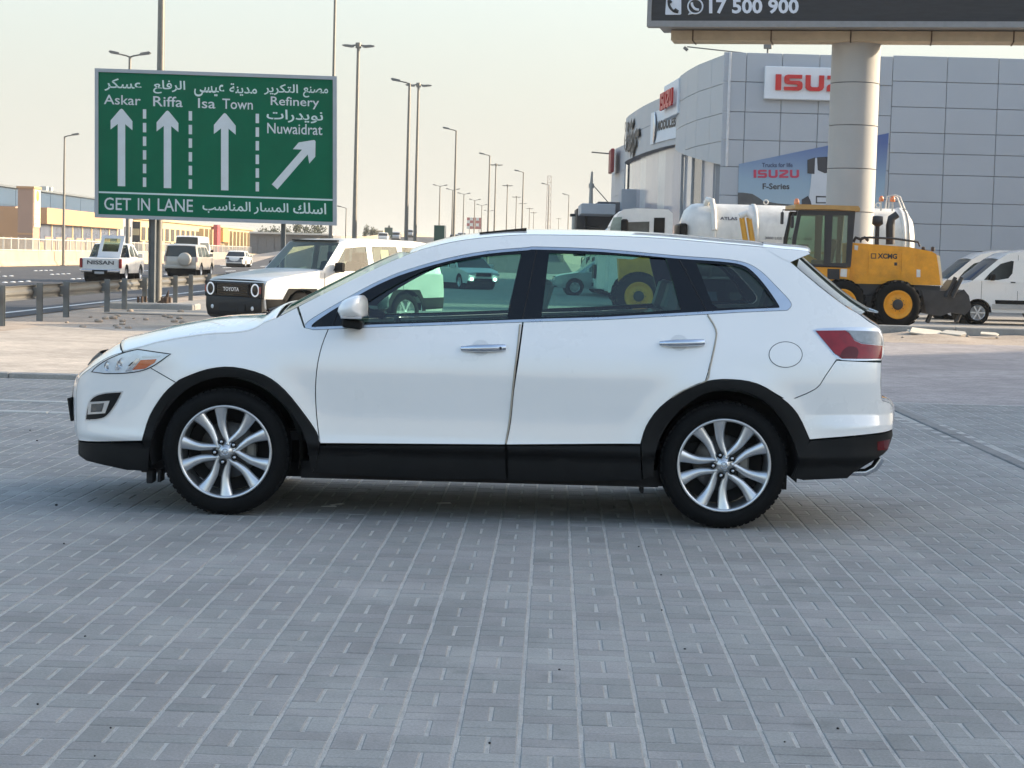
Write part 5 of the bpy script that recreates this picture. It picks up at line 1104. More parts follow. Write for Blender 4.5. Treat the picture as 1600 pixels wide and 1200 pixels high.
# post: I-section on a bolted base plate, second slimmer leg
def ibeam(mb, x, y, z0, z1, w, d, t=.02):
    for sx in (-1, 1): mb.box((x + sx * (w / 2 - t / 2), y, (z0 + z1) / 2), (t, d, z1 - z0))
    mb.box((x, y, (z0 + z1) / 2), (w - 2 * t, t, z1 - z0)); return mb
zt = P(240, 112, SY).z + .1
px_ = P(236, 400, SY).x - so_.x; ibeam(MB(), px_, .16, .06, zt - .2, .17, .2).build('post', M('post_steel', (.17, .18, .18), .5, metal=.5, var=.15, scale=3), sgn)
px2 = P(441, 400, SY).x - so_.x; ibeam(MB(), px2, .16, 0, zt - .3, .12, .15).build('post', MATS['post_steel'], sgn)
for yy in (130, 225, 320): squad(152, yy, 524, yy + 3, -.09, -.03, 'cross_rail', SGREY)
MB().box((px_ + .06, .1, .05), (.9, .7, .05), bev=.01).build('base_plate', MATS['post_steel'], sgn)
RUST = M('rusty_bolt', (.09, .055, .035), .8, var=.3)
for sx in (-.34, -.24, .30, .42):
    for sy in (-.15, .35): MB().cyl((px_ + .04 + sx, sy, .05), (px_ + .04 + sx, sy, .30), .04, n=6).build('anchor_bolt', RUST, sgn)
MB().prism([(-.55, .05), (-.1, .05), (-.1, .5), (-.2, .3)], lambda u, v, h: Vector((px_ + .58 + u, .05 + h, v)), 0, .05).build('gusset', RUST, sgn)
pl_ = MB().box((0, 0, .03), (2.3, 1.2, .22), bev=.03).build('sign_plinth', CONC); pl_.location = (so_.x + .15, SY, -.1); tag(pl_, 'low concrete plinth slab under the green sign post', 'plinth')

# ================================================================== guard rail along the road
STL = M('rail_steel', (.22, .21, .19), .45, metal=.55, var=.15, scale=1.2); GX_ = -10.35
grl = thing('guard_rail', 'double-beam steel guard rail on posts between gravel verge and highway', 'guard rail', (GX_, 37, -.1))
posts = [34.6, 37.5, 40.5, 42.9, 47.2, 49.3, 52.0, 56.7, 59.4] + [63 + 4 * k for k in range(14)]
pm_ = ibeam(MB(), 0, 0, -.05, .80, .11, .12, .012).mesh('post'); pm_.materials.append(MATS['post_steel'])
for y in posts:
    o = bpy.data.objects.new('post', pm_); COL.objects.link(o); o.parent = grl; o.location = (0, y - 37, 0); o.rotation_euler = (0, 0, R(90) + random.uniform(-.05, .05))
prof = [(-.02, .155), (-.075, .115), (-.075, .075), (-.02, .02), (-.02, -.02), (-.075, -.075), (-.075, -.115), (-.02, -.155)]
for zc_ in (.60,):
    for y0, y1 in zip(posts[:-1], posts[1:]):
        V = []; F = []
        for y in (y0 - .12, y1 + .12):
            for (x, z) in prof: V.append((x - .10, y - 37, zc_ + z))
        n_ = len(prof)
        for i in range(n_ - 1): F.append((i, i + 1, n_ + i + 1, n_ + i))
        o = MB().add(V, F).build('rail_beam', STL, grl); md = o.modifiers.new('thick', 'SOLIDIFY'); md.thickness = .006
    sp_ = MB().box((-.045, 0, 0), (.09, .10, .2)).mesh('spacer'); sp_.materials.append(MATS['post_steel'])
    for y in posts: o = bpy.data.objects.new('spacer', sp_); COL.objects.link(o); o.parent = grl; o.location = (-.05, y - 37, zc_)

# ================================================================== far barrier with fence
BX = -36.0
CREAM = M('barrier_concrete', (.38, .31, .23), .9, var=.18, scale=.35)
for k in range(30):
    y = 92 + k * 12.0
    if k == 0: bp_ = MB().prism([(-.35, 0), (.35, 0), (.35, .12), (.16, .35), (.10, 1.1), (-.10, 1.1), (-.16, .35), (-.35, .12)], lambda u, v, h: Vector((u, h, v)), 0, 11.96).mesh('barrier_segment'); bp_.materials.append(CREAM); br_ = thing('concrete_barrier', 'long cream concrete barrier on the far side of the highway', 'barrier', (BX, 92, -.1))
    o = bpy.data.objects.new('barrier_segment', bp_); COL.objects.link(o); o.parent = br_; o.location = (0, y - 92, 0)
fe = thing('palisade_fence', 'pale palisade fence of thin uprights behind the concrete barrier', 'fence', (BX - .9, 92, -.1)); FPALE = M('fence_pale', (.55, .52, .46), .6, var=.1)
fpm = MB().box((0, 0, 1.05), (.09, .09, 2.1)).mesh('fence_post'); fpm.materials.append(FPALE)
for k in range(150): o = bpy.data.objects.new('fence_post', fpm); COL.objects.link(o); o.parent = fe; o.location = (0, k * 2.0, 0)
rl_ = MB()
for z in (.35, 1.15, 2.0): rl_.box((0, 180, z), (.05, 360, .06))
rl_.build('fence_rail', FPALE, fe)
mesh_ = MB()
for k in range(1100): mesh_.box((.02, k * .3, 1.1), (.025, .035, 1.8))
stuff(mesh_.build('fence_bars', FPALE, fe))

# ================================================================== lamp posts
LPG = M('lamp_post_grey', (.20, .19, .17), .5, metal=.5, var=.12); LHD = M('lamp_head_grey', (.16, .16, .155), .5, var=.1)
def lamp(px, py, T, kind, label, r0=.10, group='street lamps along the highway', zb=-.1):
    H = HORY + .027 * (px - 800); Y = FPX * (T - CAMH) / (H - py); p = P(px, py, Y); base = Vector((p.x, Y, zb))
    t = thing('street_lamp', label, 'street lamp', base, 0, group); h = p.z - zb; s = h / 12
    MB().cyl((0, 0, 0), (0, 0, h), r0, r0 * .55, n=10).build('pole', LPG, t); MB().box((0, 0, .02), (.4, .4, .05), bev=.01).build('base_plate', LPG, t)
    if kind in ('L', 'R', 'D'):
        for sgx in ((-1,) if kind == 'L' else (1,) if kind == 'R' else (-1, 1)):
            MB().tube([(0, 0, h - .05), (sgx * .2, 0, h + .03), (sgx * .6, 0, h + .11)], [.05, .045, .04], 6).build('arm', LPG, t)
            MB().prism([(0, -.06), (.15, .06), (.9, .06), (1.05, -.02), (.9, -.09)], lambda u, v, hh: Vector((sgx * (.5 + u * .62), hh, h + .12 + v + .12 * u)), -.14, .14).build('lamp_head', LHD, t, bev=.03)
    else:                                                # high mast with a flat crossbar of floodlights
        MB().cyl((0, 0, h - .2), (0, 0, h + .12), .17, n=10).build('mast_head', LPG, t)
        for sgx in (-1, 1):
            MB().tube([(0, 0, h), (sgx * .45, 0, h - .06)], .05, 6).build('arm', LPG, t)
            MB().prism([(.7, -.16), (1.0, -.2), (1.75, -.12), (1.9, -.05), (1.5, .0), (.8, -.04)], lambda u, v, hh: Vector((sgx * (u * .62 - .2), hh, h + v * .8)), -.2, .2).build('lamp_head', LHD, t, bev=.03)
    return t
lamp(640, 130, 12, 'L', 'nearest single-arm lamp post leaning its head left above the wagon roof', .14)
lamp(713, 204, 12, 'L', 'second single-arm lamp post, left of the raised sunroof', .13); lamp(765.5, 243, 12, 'L', 'third single-arm lamp post, touching a high mast in the view', .13); lamp(818, 269, 12, 'L', 'fourth single-arm lamp post, over the middle of the SUV roof', .13)
lamp(858, 289, 12, 'L', 'fifth single-arm lamp post, in front of the lattice tower', .12); lamp(889, 305, 12, 'L', 'farthest single-arm lamp post, beside the dark canopy', .12)
lamp(560, 70, 14, 'M', 'tall crossbar mast right beside the green sign', .16); lamp(654, 132, 14, 'M', 'tall crossbar mast just right of the nearest single-arm lamp', .15); lamp(775, 257, 14, 'M', 'crossbar mast right behind the third single-arm lamp', .15)
for i, (x, y) in enumerate(((793, 289.5), (807, 307.5), (816.7, 317.5), (827.5, 325.5), (834, 332), (873, 341.5))): lamp(x, y, 14, 'M', ['crossbar mast left of the fourth single-arm lamp', 'second small crossbar mast left of the fourth lamp', 'third small crossbar mast left of the fourth lamp', 'small crossbar mast just right of the fourth lamp', 'lowest small crossbar mast right of the fourth lamp', 'tiny crossbar mast right of the lattice tower'][i], .15)
for i, (x, y) in enumerate(((687.7, 291), (707.6, 297), (725, 303.5), (742, 313), (753, 321), (763.5, 330))): lamp(x, y, 12, 'D', ['leftmost faint double-arm lamp beyond the slip road, above the green cabinet', 'second faint double-arm lamp from the left', 'third faint double-arm lamp, right of the second single-arm post', 'fourth faint double-arm lamp, above the red hoarding', 'fifth faint double-arm lamp, at the right edge of the hoarding', 'rightmost faint double-arm lamp, left of the third single-arm post'][i], .15)
lamp(203, 88, 12, 'D', 'double-arm lamp rising behind the top left of the green sign', .13); lamp(101, 213, 10, 'R', 'single-arm lamp standing left of the green sign by the far barrier', .12)
lamp(541, 325, 7, 'L', 'small thin lamp post between the green sign and the tall mast', .10)
def tallpole(px, Y, w, label, top=16):
    b = Vector((P(px, 430, Y).x, Y, -.1)); t = thing('street_lamp', label, 'street lamp', b, 0, 'street lamps along the highway'); MB().cyl((0, 0, 0), (0, 0, top), w / 2, w / 2 * .62, n=14).build('pole', LPG, t)
    MB().tube([(0, 0, top - .1), (-.6, 0, top + .15), (-1.8, 0, top + .3)], .05, 6).build('arm', LPG, t); MB().prism([(0, -.06), (.15, .06), (.9, .06), (1.05, -.02), (.9, -.09)], lambda u, v, hh: Vector((-1.7 - u, hh, top + .3 + v)), -.17, .17).build('lamp_head', LHD, t, bev=.03)
    MB().box((0, 0, .02), (.5, .5, .05), bev=.01).build('base_plate', LPG, t)
tallpole(246.5, 51.0, .24, 'thick lamp column standing behind the green sign beside its post'); tallpole(515, 86, .18, 'lamp column behind the right edge of the green sign')

# ================================================================== slip road, hoarding, far things
def ramp_z(Y): return lerp_knots([(190, -.1), (270, 2.9), (340, 3.6), (420, 5.3), (520, 6.4), (900, 6.4)], Y)
V = []; F = []; ys = [190, 220, 250, 270, 300, 340, 380, 420, 470, 520, 900]
for y in ys:
    z = ramp_z(y); V += [(-37, y, -.15), (-28, y, z - .05), (6 + .03 * y * 0, y, z), (16, y, -.15)]
for i in range(len(ys) - 1):
    for k in range(3): F.append((4 * i + k, 4 * i + k + 1, 4 * i + 5 + k, 4 * i + 4 + k))
rp = MB(); rp.add(V, F); o = struct(rp.build('overpass_ramp', [SAND, ASPH]))
for i, pl in enumerate(o.data.polygons): pl.material_index = 1 if i % 3 == 1 else 0
for X, nm, lb in ((-27.5, 'parapet_wall', 'pale parapet on the left of the rising overpass road'), (5.5, 'parapet_wall', 'pale parapet on the right of the rising overpass road')):
    pw = thing(nm, lb, 'wall', (X, 200, 0))
    for a, b in zip(ys[1:-1], ys[2:]):
        za, zb_ = ramp_z(a), ramp_z(b); MB().add([(-.15, a - 200, za - .1), (.15, a - 200, za - .1), (.15, a - 200, za + .9), (-.15, a - 200, za + .9), (-.15, b - 200, zb_ - .1), (.15, b - 200, zb_ - .1), (.15, b - 200, zb_ + .9), (-.15, b - 200, zb_ + .9)], [(0, 1, 2, 3), (7, 6, 5, 4), (3, 2, 6, 7), (0, 3, 7, 4), (1, 5, 6, 2)]).build('wall_segment', CREAM, pw)
for r_, zz in hoarding_cars: r_.location.z = ramp_z(r_.location.y)
ho = thing('hoarding', 'red and white chequered hoarding beyond the highway', 'hoarding', (P(741, 355, 460).x, 460, ramp_z(460)))
hz0, hz1 = P(741, 358, 460).z - ramp_z(460), P(741, 340, 460).z - ramp_z(460); RW = [M('hoarding_white', (.7, .68, .62), .7), M('hoarding_red', (.45, .09, .08), .7)]
for i in range(5):
    for j in range(4): MB().box((-1.5 + .75 * i, 0, hz0 + (hz1 - hz0) * (j + .5) / 4), (.73, .1, (hz1 - hz0) / 4 - .03)).build('panel', RW[(i + j) % 2 if j % 2 else (1 if i else 0)], ho)
MB().box((-1.2, .1, hz0 / 2), (.15, .15, max(.1, hz0))).box((1.2, .1, hz0 / 2), (.15, .15, max(.1, hz0))).build('leg', LPG, ho)
GRN = M('cabinet_green', (.03, .075, .055), .6, var=.15)
cb = thing('green_board', 'dark green board on a post seen over the SUV windscreen', 'sign', (P(686, 380, 150).x, 150, -.1)); z0, z1 = P(686, 384, 150).z + .1, P(686, 352, 150).z + .1
MB().box((0, 0, (z0 + z1) / 2), (.86, .06, z1 - z0), bev=.01).build('board', GRN, cb); MB().box((.5, .1, (z0 + z1) / 2), (.1, .1, z1 - z0)).build('board_edge', FPALE, cb); MB().box((0, .08, z0 / 2), (.12, .12, z0)).build('post', LPG, cb)
cb = thing('gantry_board', 'small green direction board far off on the slip road', 'sign', (P(607, 365, 350).x, 350, ramp_z(350))); MB().box((0, 0, 1.6), (1.5, .1, 1.9)).build('board', GRN, cb); MB().box((0, .1, .4), (.2, .2, .9)).build('post', LPG, cb); MB().box((.1, 0, 2.75), (.4, .2, .4), bev=.08).build('lamp', LPG, cb)
# lattice tower
TWY = 400; tw0 = P(856, 368, TWY); tw = thing('lattice_tower', 'slender lattice mast beyond the SUV roof', 'tower', (tw0.x, TWY, -.1)); zt_ = P(858, 275, TWY).z + .1
lt = MB(); n_ = 14; LTM = M('tower_paint', (.42, .33, .28), .6, var=.3, scale=.3)
for i in range(n_):
    za, zb_ = zt_ * i / n_, zt_ * (i + 1) / n_; wa, wb = .62 - .22 * i / n_, .62 - .22 * (i + 1) / n_
    ca = [(-wa, -wa), (wa, -wa), (wa, wa), (-wa, wa)]; cb_ = [(-wb, -wb), (wb, -wb), (wb, wb), (-wb, wb)]
    for k in range(4):
        lt.tube([(*ca[k], za), (*cb_[k], zb_)], .055, 4); lt.tube([(*ca[k], za), (*cb_[(k + 1) % 4], zb_)], .035, 4); lt.tube([(*cb_[k], zb_), (*cb_[(k + 1) % 4], zb_)], .035, 4)
lt.build('lattice', LTM, tw)

# ================================================================== town on the left
def bld(name, label, x0, x1, yt, yb, Y, mat, depth=14, cat='building', base=None):
    if Y < 0:                                             # a facade along the road at X = Y, facing it
        y0, y1 = Y * FPX / (x0 - 800), Y * FPX / (x1 - 800); zt1 = P(x0, yt, y0).z; w = y1 - y0; t = thing(name, label, cat, (Y, (y0 + y1) / 2, -.1), R(90))
    else:
        a, b = P(x0, yb, Y), P(x1, yb, Y); zt1 = P((x0 + x1) / 2, yt, Y).z; t = thing(name, label, cat, ((a.x + b.x) / 2, Y, -.1)); w = b.x - a.x
    MB().box((0, depth / 2, (zt1 + .1) / 2), (w, depth, zt1 + .1)).build('wall', mat, t); return t, w, zt1 + .1
TANB = M('tan_render', (.47, .28, .15), .85, var=.06, scale=.3); BRN = M('brown_shaded_render', (.33, .22, .17), .85, var=.06, scale=.3); BLU = M('blue_cladding', (.03, .07, .13), .5, var=.1, scale=.2); CRM = M('cream_render', (.50, .39, .22), .85, var=.06, scale=.3); PALE = M('pale_canopy', (.62, .58, .50), .7, var=.06); WINB = M('blue_window', (.13, .15, .20), .12, var=.3, scale=.6); GRYB = M('grey_render', (.30, .29, .30), .85, var=.06)  # BRN mixes the shade of the tower and wing fronts into brown
t, w, h = bld('warehouse', 'long blue-clad warehouse behind the orange building', -160, 215, 269, 380, -75, BLU, 20)
for k in range(14): MB().box((-w / 2 + w * (k + .5) / 14, -.06, h - 1.4), (w / 14 - .2, .12, 2.4)).build('wall_panel', BLU, t)
MB().box((w * .28, -.3, h - 4.2), (w * .42, .5, 1.4)).build('roof_vent', GRYB, t); MB().box((0, 0, h + .1), (w + .6, 1, .3)).build('roof_edge', M('roof_dark', (.12, .14, .16), .7), t)
for px in (12, 18): MB().box(((px - 15) * .5 + 2, 1, h + .5), (1.2, 1, 1.0)).build('roof_unit', PALE, t)
t, w, h = bld('shop_building', 'orange rendered shop building with a band of blue windows left of the pickup', 57, 177, 326, 400, -55, TANB, 14)
f0 = P(56, 322, 230).z
MB().prism([(-w / 2, h - 1.7), (w / 2 + .2, h - 1.7), (w / 2 + .2, h + .15), (-w / 2, h + .15)], lambda u, v, hh: Vector((u, hh, v)), -.9, -.02).build('fascia', TANB, t)
for k in range(8):
    xx = -w / 2 + w * (k + .5) / 8 + .1; fr_ = MB().box((xx, -.06, h - 2.75), (w / 8 - .12, .1, 2.0)).build('window', WINB, t); MB().box((xx + w / 16, -.12, h - 2.75), (.4, .14, 2.1)).build('mullion', CRM, fr_)
for k in range(7): MB().box((-w / 2 + w * (k + .8) / 8, -.08, 1.4), (w / 11, .14, 2.2)).build('shop_front', BRN, t)
t2_ = thing('sign_tower', 'shade-toned brown square tower with a pale sunlit sign strip left of the orange shop', 'tower', (-54.85, 209.5, -.1)); h2 = P(30, 294, 208).z + .1; w2 = 1.7
MB().box((0, 0, h2 / 2), (w2, 3.0, h2)).build('wall', BRN, t2_); MB().box((w2 / 2 + .06, 0, h2 * .72), (.12, 2.6, h2 * .54)).build('sign_strip', M('sign_strip_cream', (.72, .62, .42), .6), t2_)
MB().lathe([(.0, .16), (.55, .16), (.62, .13)], 20, (w2 / 2, 0, h2 * .90), axis='x').build('emblem', M('emblem_gold', (.6, .36, .06), .5), t2_)
for k in range(4): MB().box((w2 / 2 + .14, 0, h2 * (.50 + .07 * k)), (.06, 1.9, .14)).build('sign_line', GRYB, t2_)
MB().box((0, 0, h2 + .12), (w2 + .3, 3.3, .24)).build('coping', TANB, t2_); MB().box((0, -1.53, h2 * .35), (w2, .06, .2)).build('string_course', TANB, t2_)
t3, w3, h3 = bld('shop_wing', 'shade-toned brown wing left of the sign tower, behind the pale canopy', -70, 24, 321, 400, 232, BRN, 10)
MB().box((0, -.06, h3 - .4), (w3, .16, .6)).build('coping', TANB, t3)
MB().prism([(-w3 / 2, h3 - 1.1), (w3 / 2, h3 - 3.2), (w3 / 2, h3 - 3.7), (-w3 / 2, h3 - 1.8)], lambda u, v, hh: Vector((u + 2.0, hh, v)), -5, -1.0).build('canopy', PALE, t3)
for k in range(6): MB().box((-w3 / 2 + w3 * (k + .5) / 6 + 2, -1.5, 2.6), (w3 / 7, .1, 2.0)).build('shop_window', M('pale_green_glass', (.36, .44, .40), .15, var=.3, scale=.5), t3)
MB().box((1.5, -1.4, 3.9), (w3 + 1, .14, .35)).build('window_head', PALE, t3)
t4, w4, h4 = bld('grey_block', 'plain grey block between the orange shop and the yellow building', 177, 203, 333, 400, -55, GRYB, 10)
for k in range(3): MB().box((-w4 / 3 + w4 / 3 * k, -.06, h4 * .6), (.7, .1, 1.4)).build('window', WINB, t4)
t5, w5, h5 = bld('yellow_building', 'cream-yellow building with rows of dark windows behind the sign post', 204, 390, 341, 400, -55, CRM, 14)
for k in range(26):
    xx = -w5 / 2 + w5 * (k + .5) / 26
    if 13 < k < 17: continue
    MB().box((xx, -.05, h5 - 2.1), (w5 / 26 * .55, .1, 1.9)).build('window', M('window_brown', (.09, .075, .06), .2, var=.2), t5)
    if k > 10: MB().box((xx + w5 / 52, -.4, h5 - 2.4), (.9, .8, 3.6)).build('fin', CRM, t5)
for k in range(16): MB().box((-w5 / 2 + w5 * (k + .5) / 16, -.05, 1.6), (w5 / 24, .1, 1.7)).build('window', MATS['window_brown'], t5)
MB().box((0, -.15, h5 + .1), (w5 + .4, .5, .35)).build('parapet', CRM, t5)
MB().box((55 * FPX / (800 - 327.5) - t5.location.y, -.7, h5 * .62), (3.4, .9, h5 * .85)).build('red_pillar', M('red_cladding', (.33, .04, .05), .6), t5); MB().box((55 * FPX / (800 - 340) - t5.location.y, -.7, h5 * .74), (6, .5, h5 * .45)).build('orange_sign', M('orange_sign_panel', (.62, .34, .10), .6), t5)
t6 = thing('totem_sign', 'dark totem sign with a tan panel between pickup and sign post', 'sign', (P(213, 372, 200).x, 200, -.1)); z1_ = P(213, 346, 200).z + .1; MB().box((0, 0, z1_ / 2), (.8, .4, z1_)).build('totem', GBK, t6); MB().box((0, -.22, z1_ * .74), (.72, .05, .7)).build('panel', CRM, t6); MB().box((0, -.22, z1_ * .45), (.72, .05, .35)).build('panel', M('maroon_panel', (.16, .05, .05), .6), t6)
t7, w7, h7 = bld('long_shed', 'low dark grey shed right of the yellow building', 390, 520, 366, 400, 260, M('shed_grey', (.17, .17, .17), .7, var=.15), 12, 'shed')
for k in range(10): MB().box((-w7 / 2 + w7 * (k + .5) / 10, -.06, h7 * .5), (w7 / 10 - .15, .1, h7 * .8)).build('wall_panel', MATS['shed_grey'], t7)
MB().box((0, 0, h7 + .1), (w7, 2, .25)).build('roof_edge', PALE, t7)
# trees beyond the shed: trunk, limbs, loose leafy crown
LEAF = M('leaf_dusty_green', (.075, .085, .045), .8, var=.35, scale=1.2); BARK = M('bark', (.12, .09, .065), .9, var=.2)
def tree(px, pyt, Y, wpx, label, seed):
    rg = random.Random(seed); b = P(px, 400, Y); zt_ = P(px, pyt, Y).z + .1; wd = wpx / FPX * Y / 2
    t = thing('tree', label, 'tree', (b.x, Y, -.1), 0, 'trees beyond the highway'); tr = MB(); hh = zt_ * .55; tr.tube([(0, 0, 0), (.1, 0, hh * .5), (0, .1, hh)], [.22, .17, .1], 8)
    limbs = []
    for k in range(7): a = rg.uniform(0, 6.28); e = Vector((math.cos(a) * wd * .7, math.sin(a) * wd * .7, hh + rg.uniform(.1, .9) * (zt_ - hh))); limbs.append(e); tr.tube([(0, 0, hh * rg.uniform(.6, 1)), e * .6 + Vector((0, 0, hh * .3)), e], [.08, .05, .02], 5)
    tr.build('trunk', BARK, t); cr = MB(); V = []; F = []
    for k in range(900):
        c = rg.choice(limbs) + Vector((rg.gauss(0, wd * .26), rg.gauss(0, wd * .26), rg.gauss(0, (zt_ - hh) * .17))); s = rg.uniform(.08, .2); n = Vector((rg.uniform(-1, 1), rg.uniform(-1, 1), rg.uniform(-.3, 1))).normalized(); u = n.orthogonal().normalized() * s; w_ = n.cross(u) * .6; i = len(V)
        V += [c - u, c + w_, c + u, c - w_]; F.append((i, i + 1, i + 2, i + 3))
    cr.add(V, F).build('crown', LEAF, t)
tree(418, 357, 300, 30, 'dusty tree beyond the shed under the right part of the sign', 1); tree(455, 353, 290, 26, 'taller tree beyond the shed beside the slim sign leg', 2); tree(488, 352, 300, 34, 'wide tree beyond the shed left of the lamp column', 3); tree(568, 354, 380, 14, 'small tree on the skyline left of the slip road', 4); tree(583, 359, 390, 12, 'lowest scrubby tree on the skyline by the slip road', 5)
# skyline: low sand-coloured houses far off
for i, (a, b, yt, Y, lb) in enumerate(((430, 470, 372, 420, 'low pale house on the skyline left of the lamp column'), (575, 598, 362, 520, 'low pale house on the skyline behind the slip road'))):
    t, w, h = bld('distant_house', lb, a, b, yt, 400, Y, PALE, 8, 'house'); MB().box((0, -.1, h * .6), (w * .5, .1, 1.2)).build('window', MATS['window_brown'], t); MB().box((0, 3, h + .2), (w * 1.02, 8, .3)).build('roof', CRM, t)

# ================================================================== showroom on the right
SHY = 72.0
CLAD = M('aluminium_cladding', (.375, .405, .445), .5, metal=.15, var=.05, scale=.35); CLADL = M('aluminium_cladding_skylit', (.42, .44, .46), .5, metal=.15, var=.05, scale=.4); SEAM = M('cladding_joint', (.19, .20, .22), .7, var=.1)  # CLADL holds the sky's brightening of the curved wings in its colour
sh = thing('showroom', 'large grey metal-clad truck showroom with curved wings and red lettering', 'building', (8.0, SHY, -.1)); so2 = Vector((8.0, SHY, -.1))
def zy(px, py, Y=SHY): return P(px, py, Y).z + .1
def xx_(px, Y=SHY, py=250): return P(px, py, Y).x - 8.0
topz = zy(1200, 83)
rowL = [topz, zy(1160, 128), zy(1160, 175), zy(1160, 219), zy(1160, 261)] ; rowL += [rowL[-1] - 1.1 * k for k in (1, 2, 3, 4)] + [0]
rowR = [zy(1476, y) for y in (88.5, 129, 169, 209, 241, 274, 317, 351)]; rowR += [rowR[-1] - 1.0, rowR[-1] - 2.0, 0]
colL = [xx_(p_) for p_ in (1125.5, 1161, 1217, 1275, 1333, 1389)]; colR = [xx_(1389), xx_(1474), xx_(1554)] + [xx_(1554) + 2.0 * k for k in range(1, 8)]
core = MB().prism([(.05, .06), (32, .06), (32, 70), (1.5, 70), (.0, 64), (-.6, 40), (.4, 24), (-.6, 12)], lambda u, v, h: Vector((u, v, h)), 0, topz - .1).build('wall_core', SEAM, sh)
def cpanel(x0, x1, z0, z1, mat=CLAD): MB().box(((x0 + x1) / 2, 0, (z0 + z1) / 2), (x1 - x0 - .018, .09, z1 - z0 - .018), bev=.012).build('cladding_panel', mat, sh)
for a, b in zip(colL, colL[1:]):
    for z1_, z0_ in zip(rowL, rowL[1:]): cpanel(a, b, z0_, z1_)
for a, b in zip(colR, colR[1:]):
    for z1_, z0_ in zip(rowR, rowR[1:]): cpanel(a, b, z0_, z1_)
# curved wings: facets along a path
def wing(path, rows, zb0, zb1, mat, push=.0):
    n = len(path) - 1; tot = sum((Vector(path[i + 1]) - Vector(path[i])).length for i in range(n)); acc = 0
    for i in range(n):
        a, b = Vector(path[i]), Vector(path[i + 1]); d = (b - a); l_ = d.length; d.normalize(); nrm = Vector((-d.y, d.x)); 
        if nrm.x > 0: nrm = -nrm
        f0_, f1_ = acc / tot, (acc + l_) / tot; acc += l_; za, zb_ = zb0 + (zb1 - zb0) * f0_, zb0 + (zb1 - zb0) * f1_
        rws = [r for r in rows if r > max(za, zb_) + .05] 
        for j, z1_ in enumerate(rws):
            if j + 1 < len(rws): q0 = q1 = rws[j + 1]
            else: q0, q1 = za, zb_
            g = .011; pts = [(a + d * g, q0 + g), (b - d * g, q1 + g), (b - d * g, z1_ - g), (a + d * g, z1_ - g)]
            V = [(p_.x, p_.y, z) for p_, z in pts] + [((p_ - nrm * .08).x, (p_ - nrm * .08).y, z) for p_, z in pts]
            MB().add(V, [(0, 1, 2, 3), (7, 6, 5, 4), (0, 4, 5, 1), (1, 5, 6, 2), (2, 6, 7, 3), (3, 7, 4, 0)]).build('cladding_panel', mat, sh)
p1 = [(q[0] - 8.0, q[1] - SHY) for q in catmull([(8.05, 71.96), (7.61, 74.6), (7.28, 76.8), (7.08, 79.2), (6.98, 81.4), (7.0, 83.4)], 2)][::2]
wing(p1, rowL[:4], rowL[4], 6.6, CLADL)
MB().box((.03, -.06, (topz + rowL[4]) / 2), (.1, .1, topz - rowL[4]), bev=.02).build('corner_trim', M('corner_white', (.55, .57, .6), .4, metal=.3), sh)
SHGL = M('shop_glass', (.10, .095, .10), .06, var=.25, scale=.5); PALEG = M('glass_sky_band', (.62, .60, .58), .15, var=.08)  # PALEG: bright sky reflection painted as a pale pane
PINK = M('glass_painted_sky', (.46, .43, .45), .10, var=.15, scale=.4, stretch=(1, 1, .15))  # sky reflection painted into the pane colour
for i in range(len(p1) - 1):
    a, b = Vector(p1[i]), Vector(p1[i + 1]); MB().add([(a.x + .35, a.y + .1, 0), (b.x + .35, b.y, 0), (b.x + .35, b.y, 6.5), (a.x + .35, a.y + .1, 6.0)], [(0, 1, 2, 3)]).build('glass_pane', SHGL if i % 2 == 0 else PINK, sh)
    MB().box((b.x + .33, b.y, 3.2), (.08, .10, 6.4)).build('mullion', CLADL, sh)
p2 = [(q[0] - 8.0, q[1] - SHY) for q in catmull([(7.9, 88.5), (7.3, 91.5), (6.85, 95), (6.5, 99), (6.25, 103.5), (6.15, 107.5), (6.5, 110.5)], 2)]
rows2 = [topz + .05, topz - 1.15]
wing(p2, rows2, 7.25, 7.25, CLADL)
for i in range(len(p2) - 1):
    a, b = Vector(p2[i]), Vector(p2[i + 1]); MB().add([(a.x + .3, a.y, 0), (b.x + .3, b.y, 0), (b.x + .3, b.y, 7.2), (a.x + .3, a.y, 7.2)], [(0, 1, 2, 3)]).build('glass_pane', PINK if i % 3 else PALEG, sh)
    MB().add([(a.x - .02, a.y, 7.24), (b.x - .02, b.y, 7.24), (b.x + .3, b.y, 7.2), (a.x + .3, a.y, 7.2)], [(0, 1, 2, 3)]).build('soffit', SEAM, sh)
p3_ = [(q[0] - 8.0, q[1] - SHY) for q in ((7.1, 124), (6.75, 129), (6.75, 134), (7.2, 139))]
wing(p3_, [9.3, 7.6, 6.0], 5.6, 5.6, CLADL); 
for i in range(3): a, b = Vector(p3_[i]), Vector(p3_[i + 1]); MB().add([(a.x + .3, a.y, 0), (b.x + .3, b.y, 0), (b.x + .3, b.y, 5.6), (a.x + .3, a.y, 5.6)], [(0, 1, 2, 3)]).build('glass_pane', SHGL, sh)
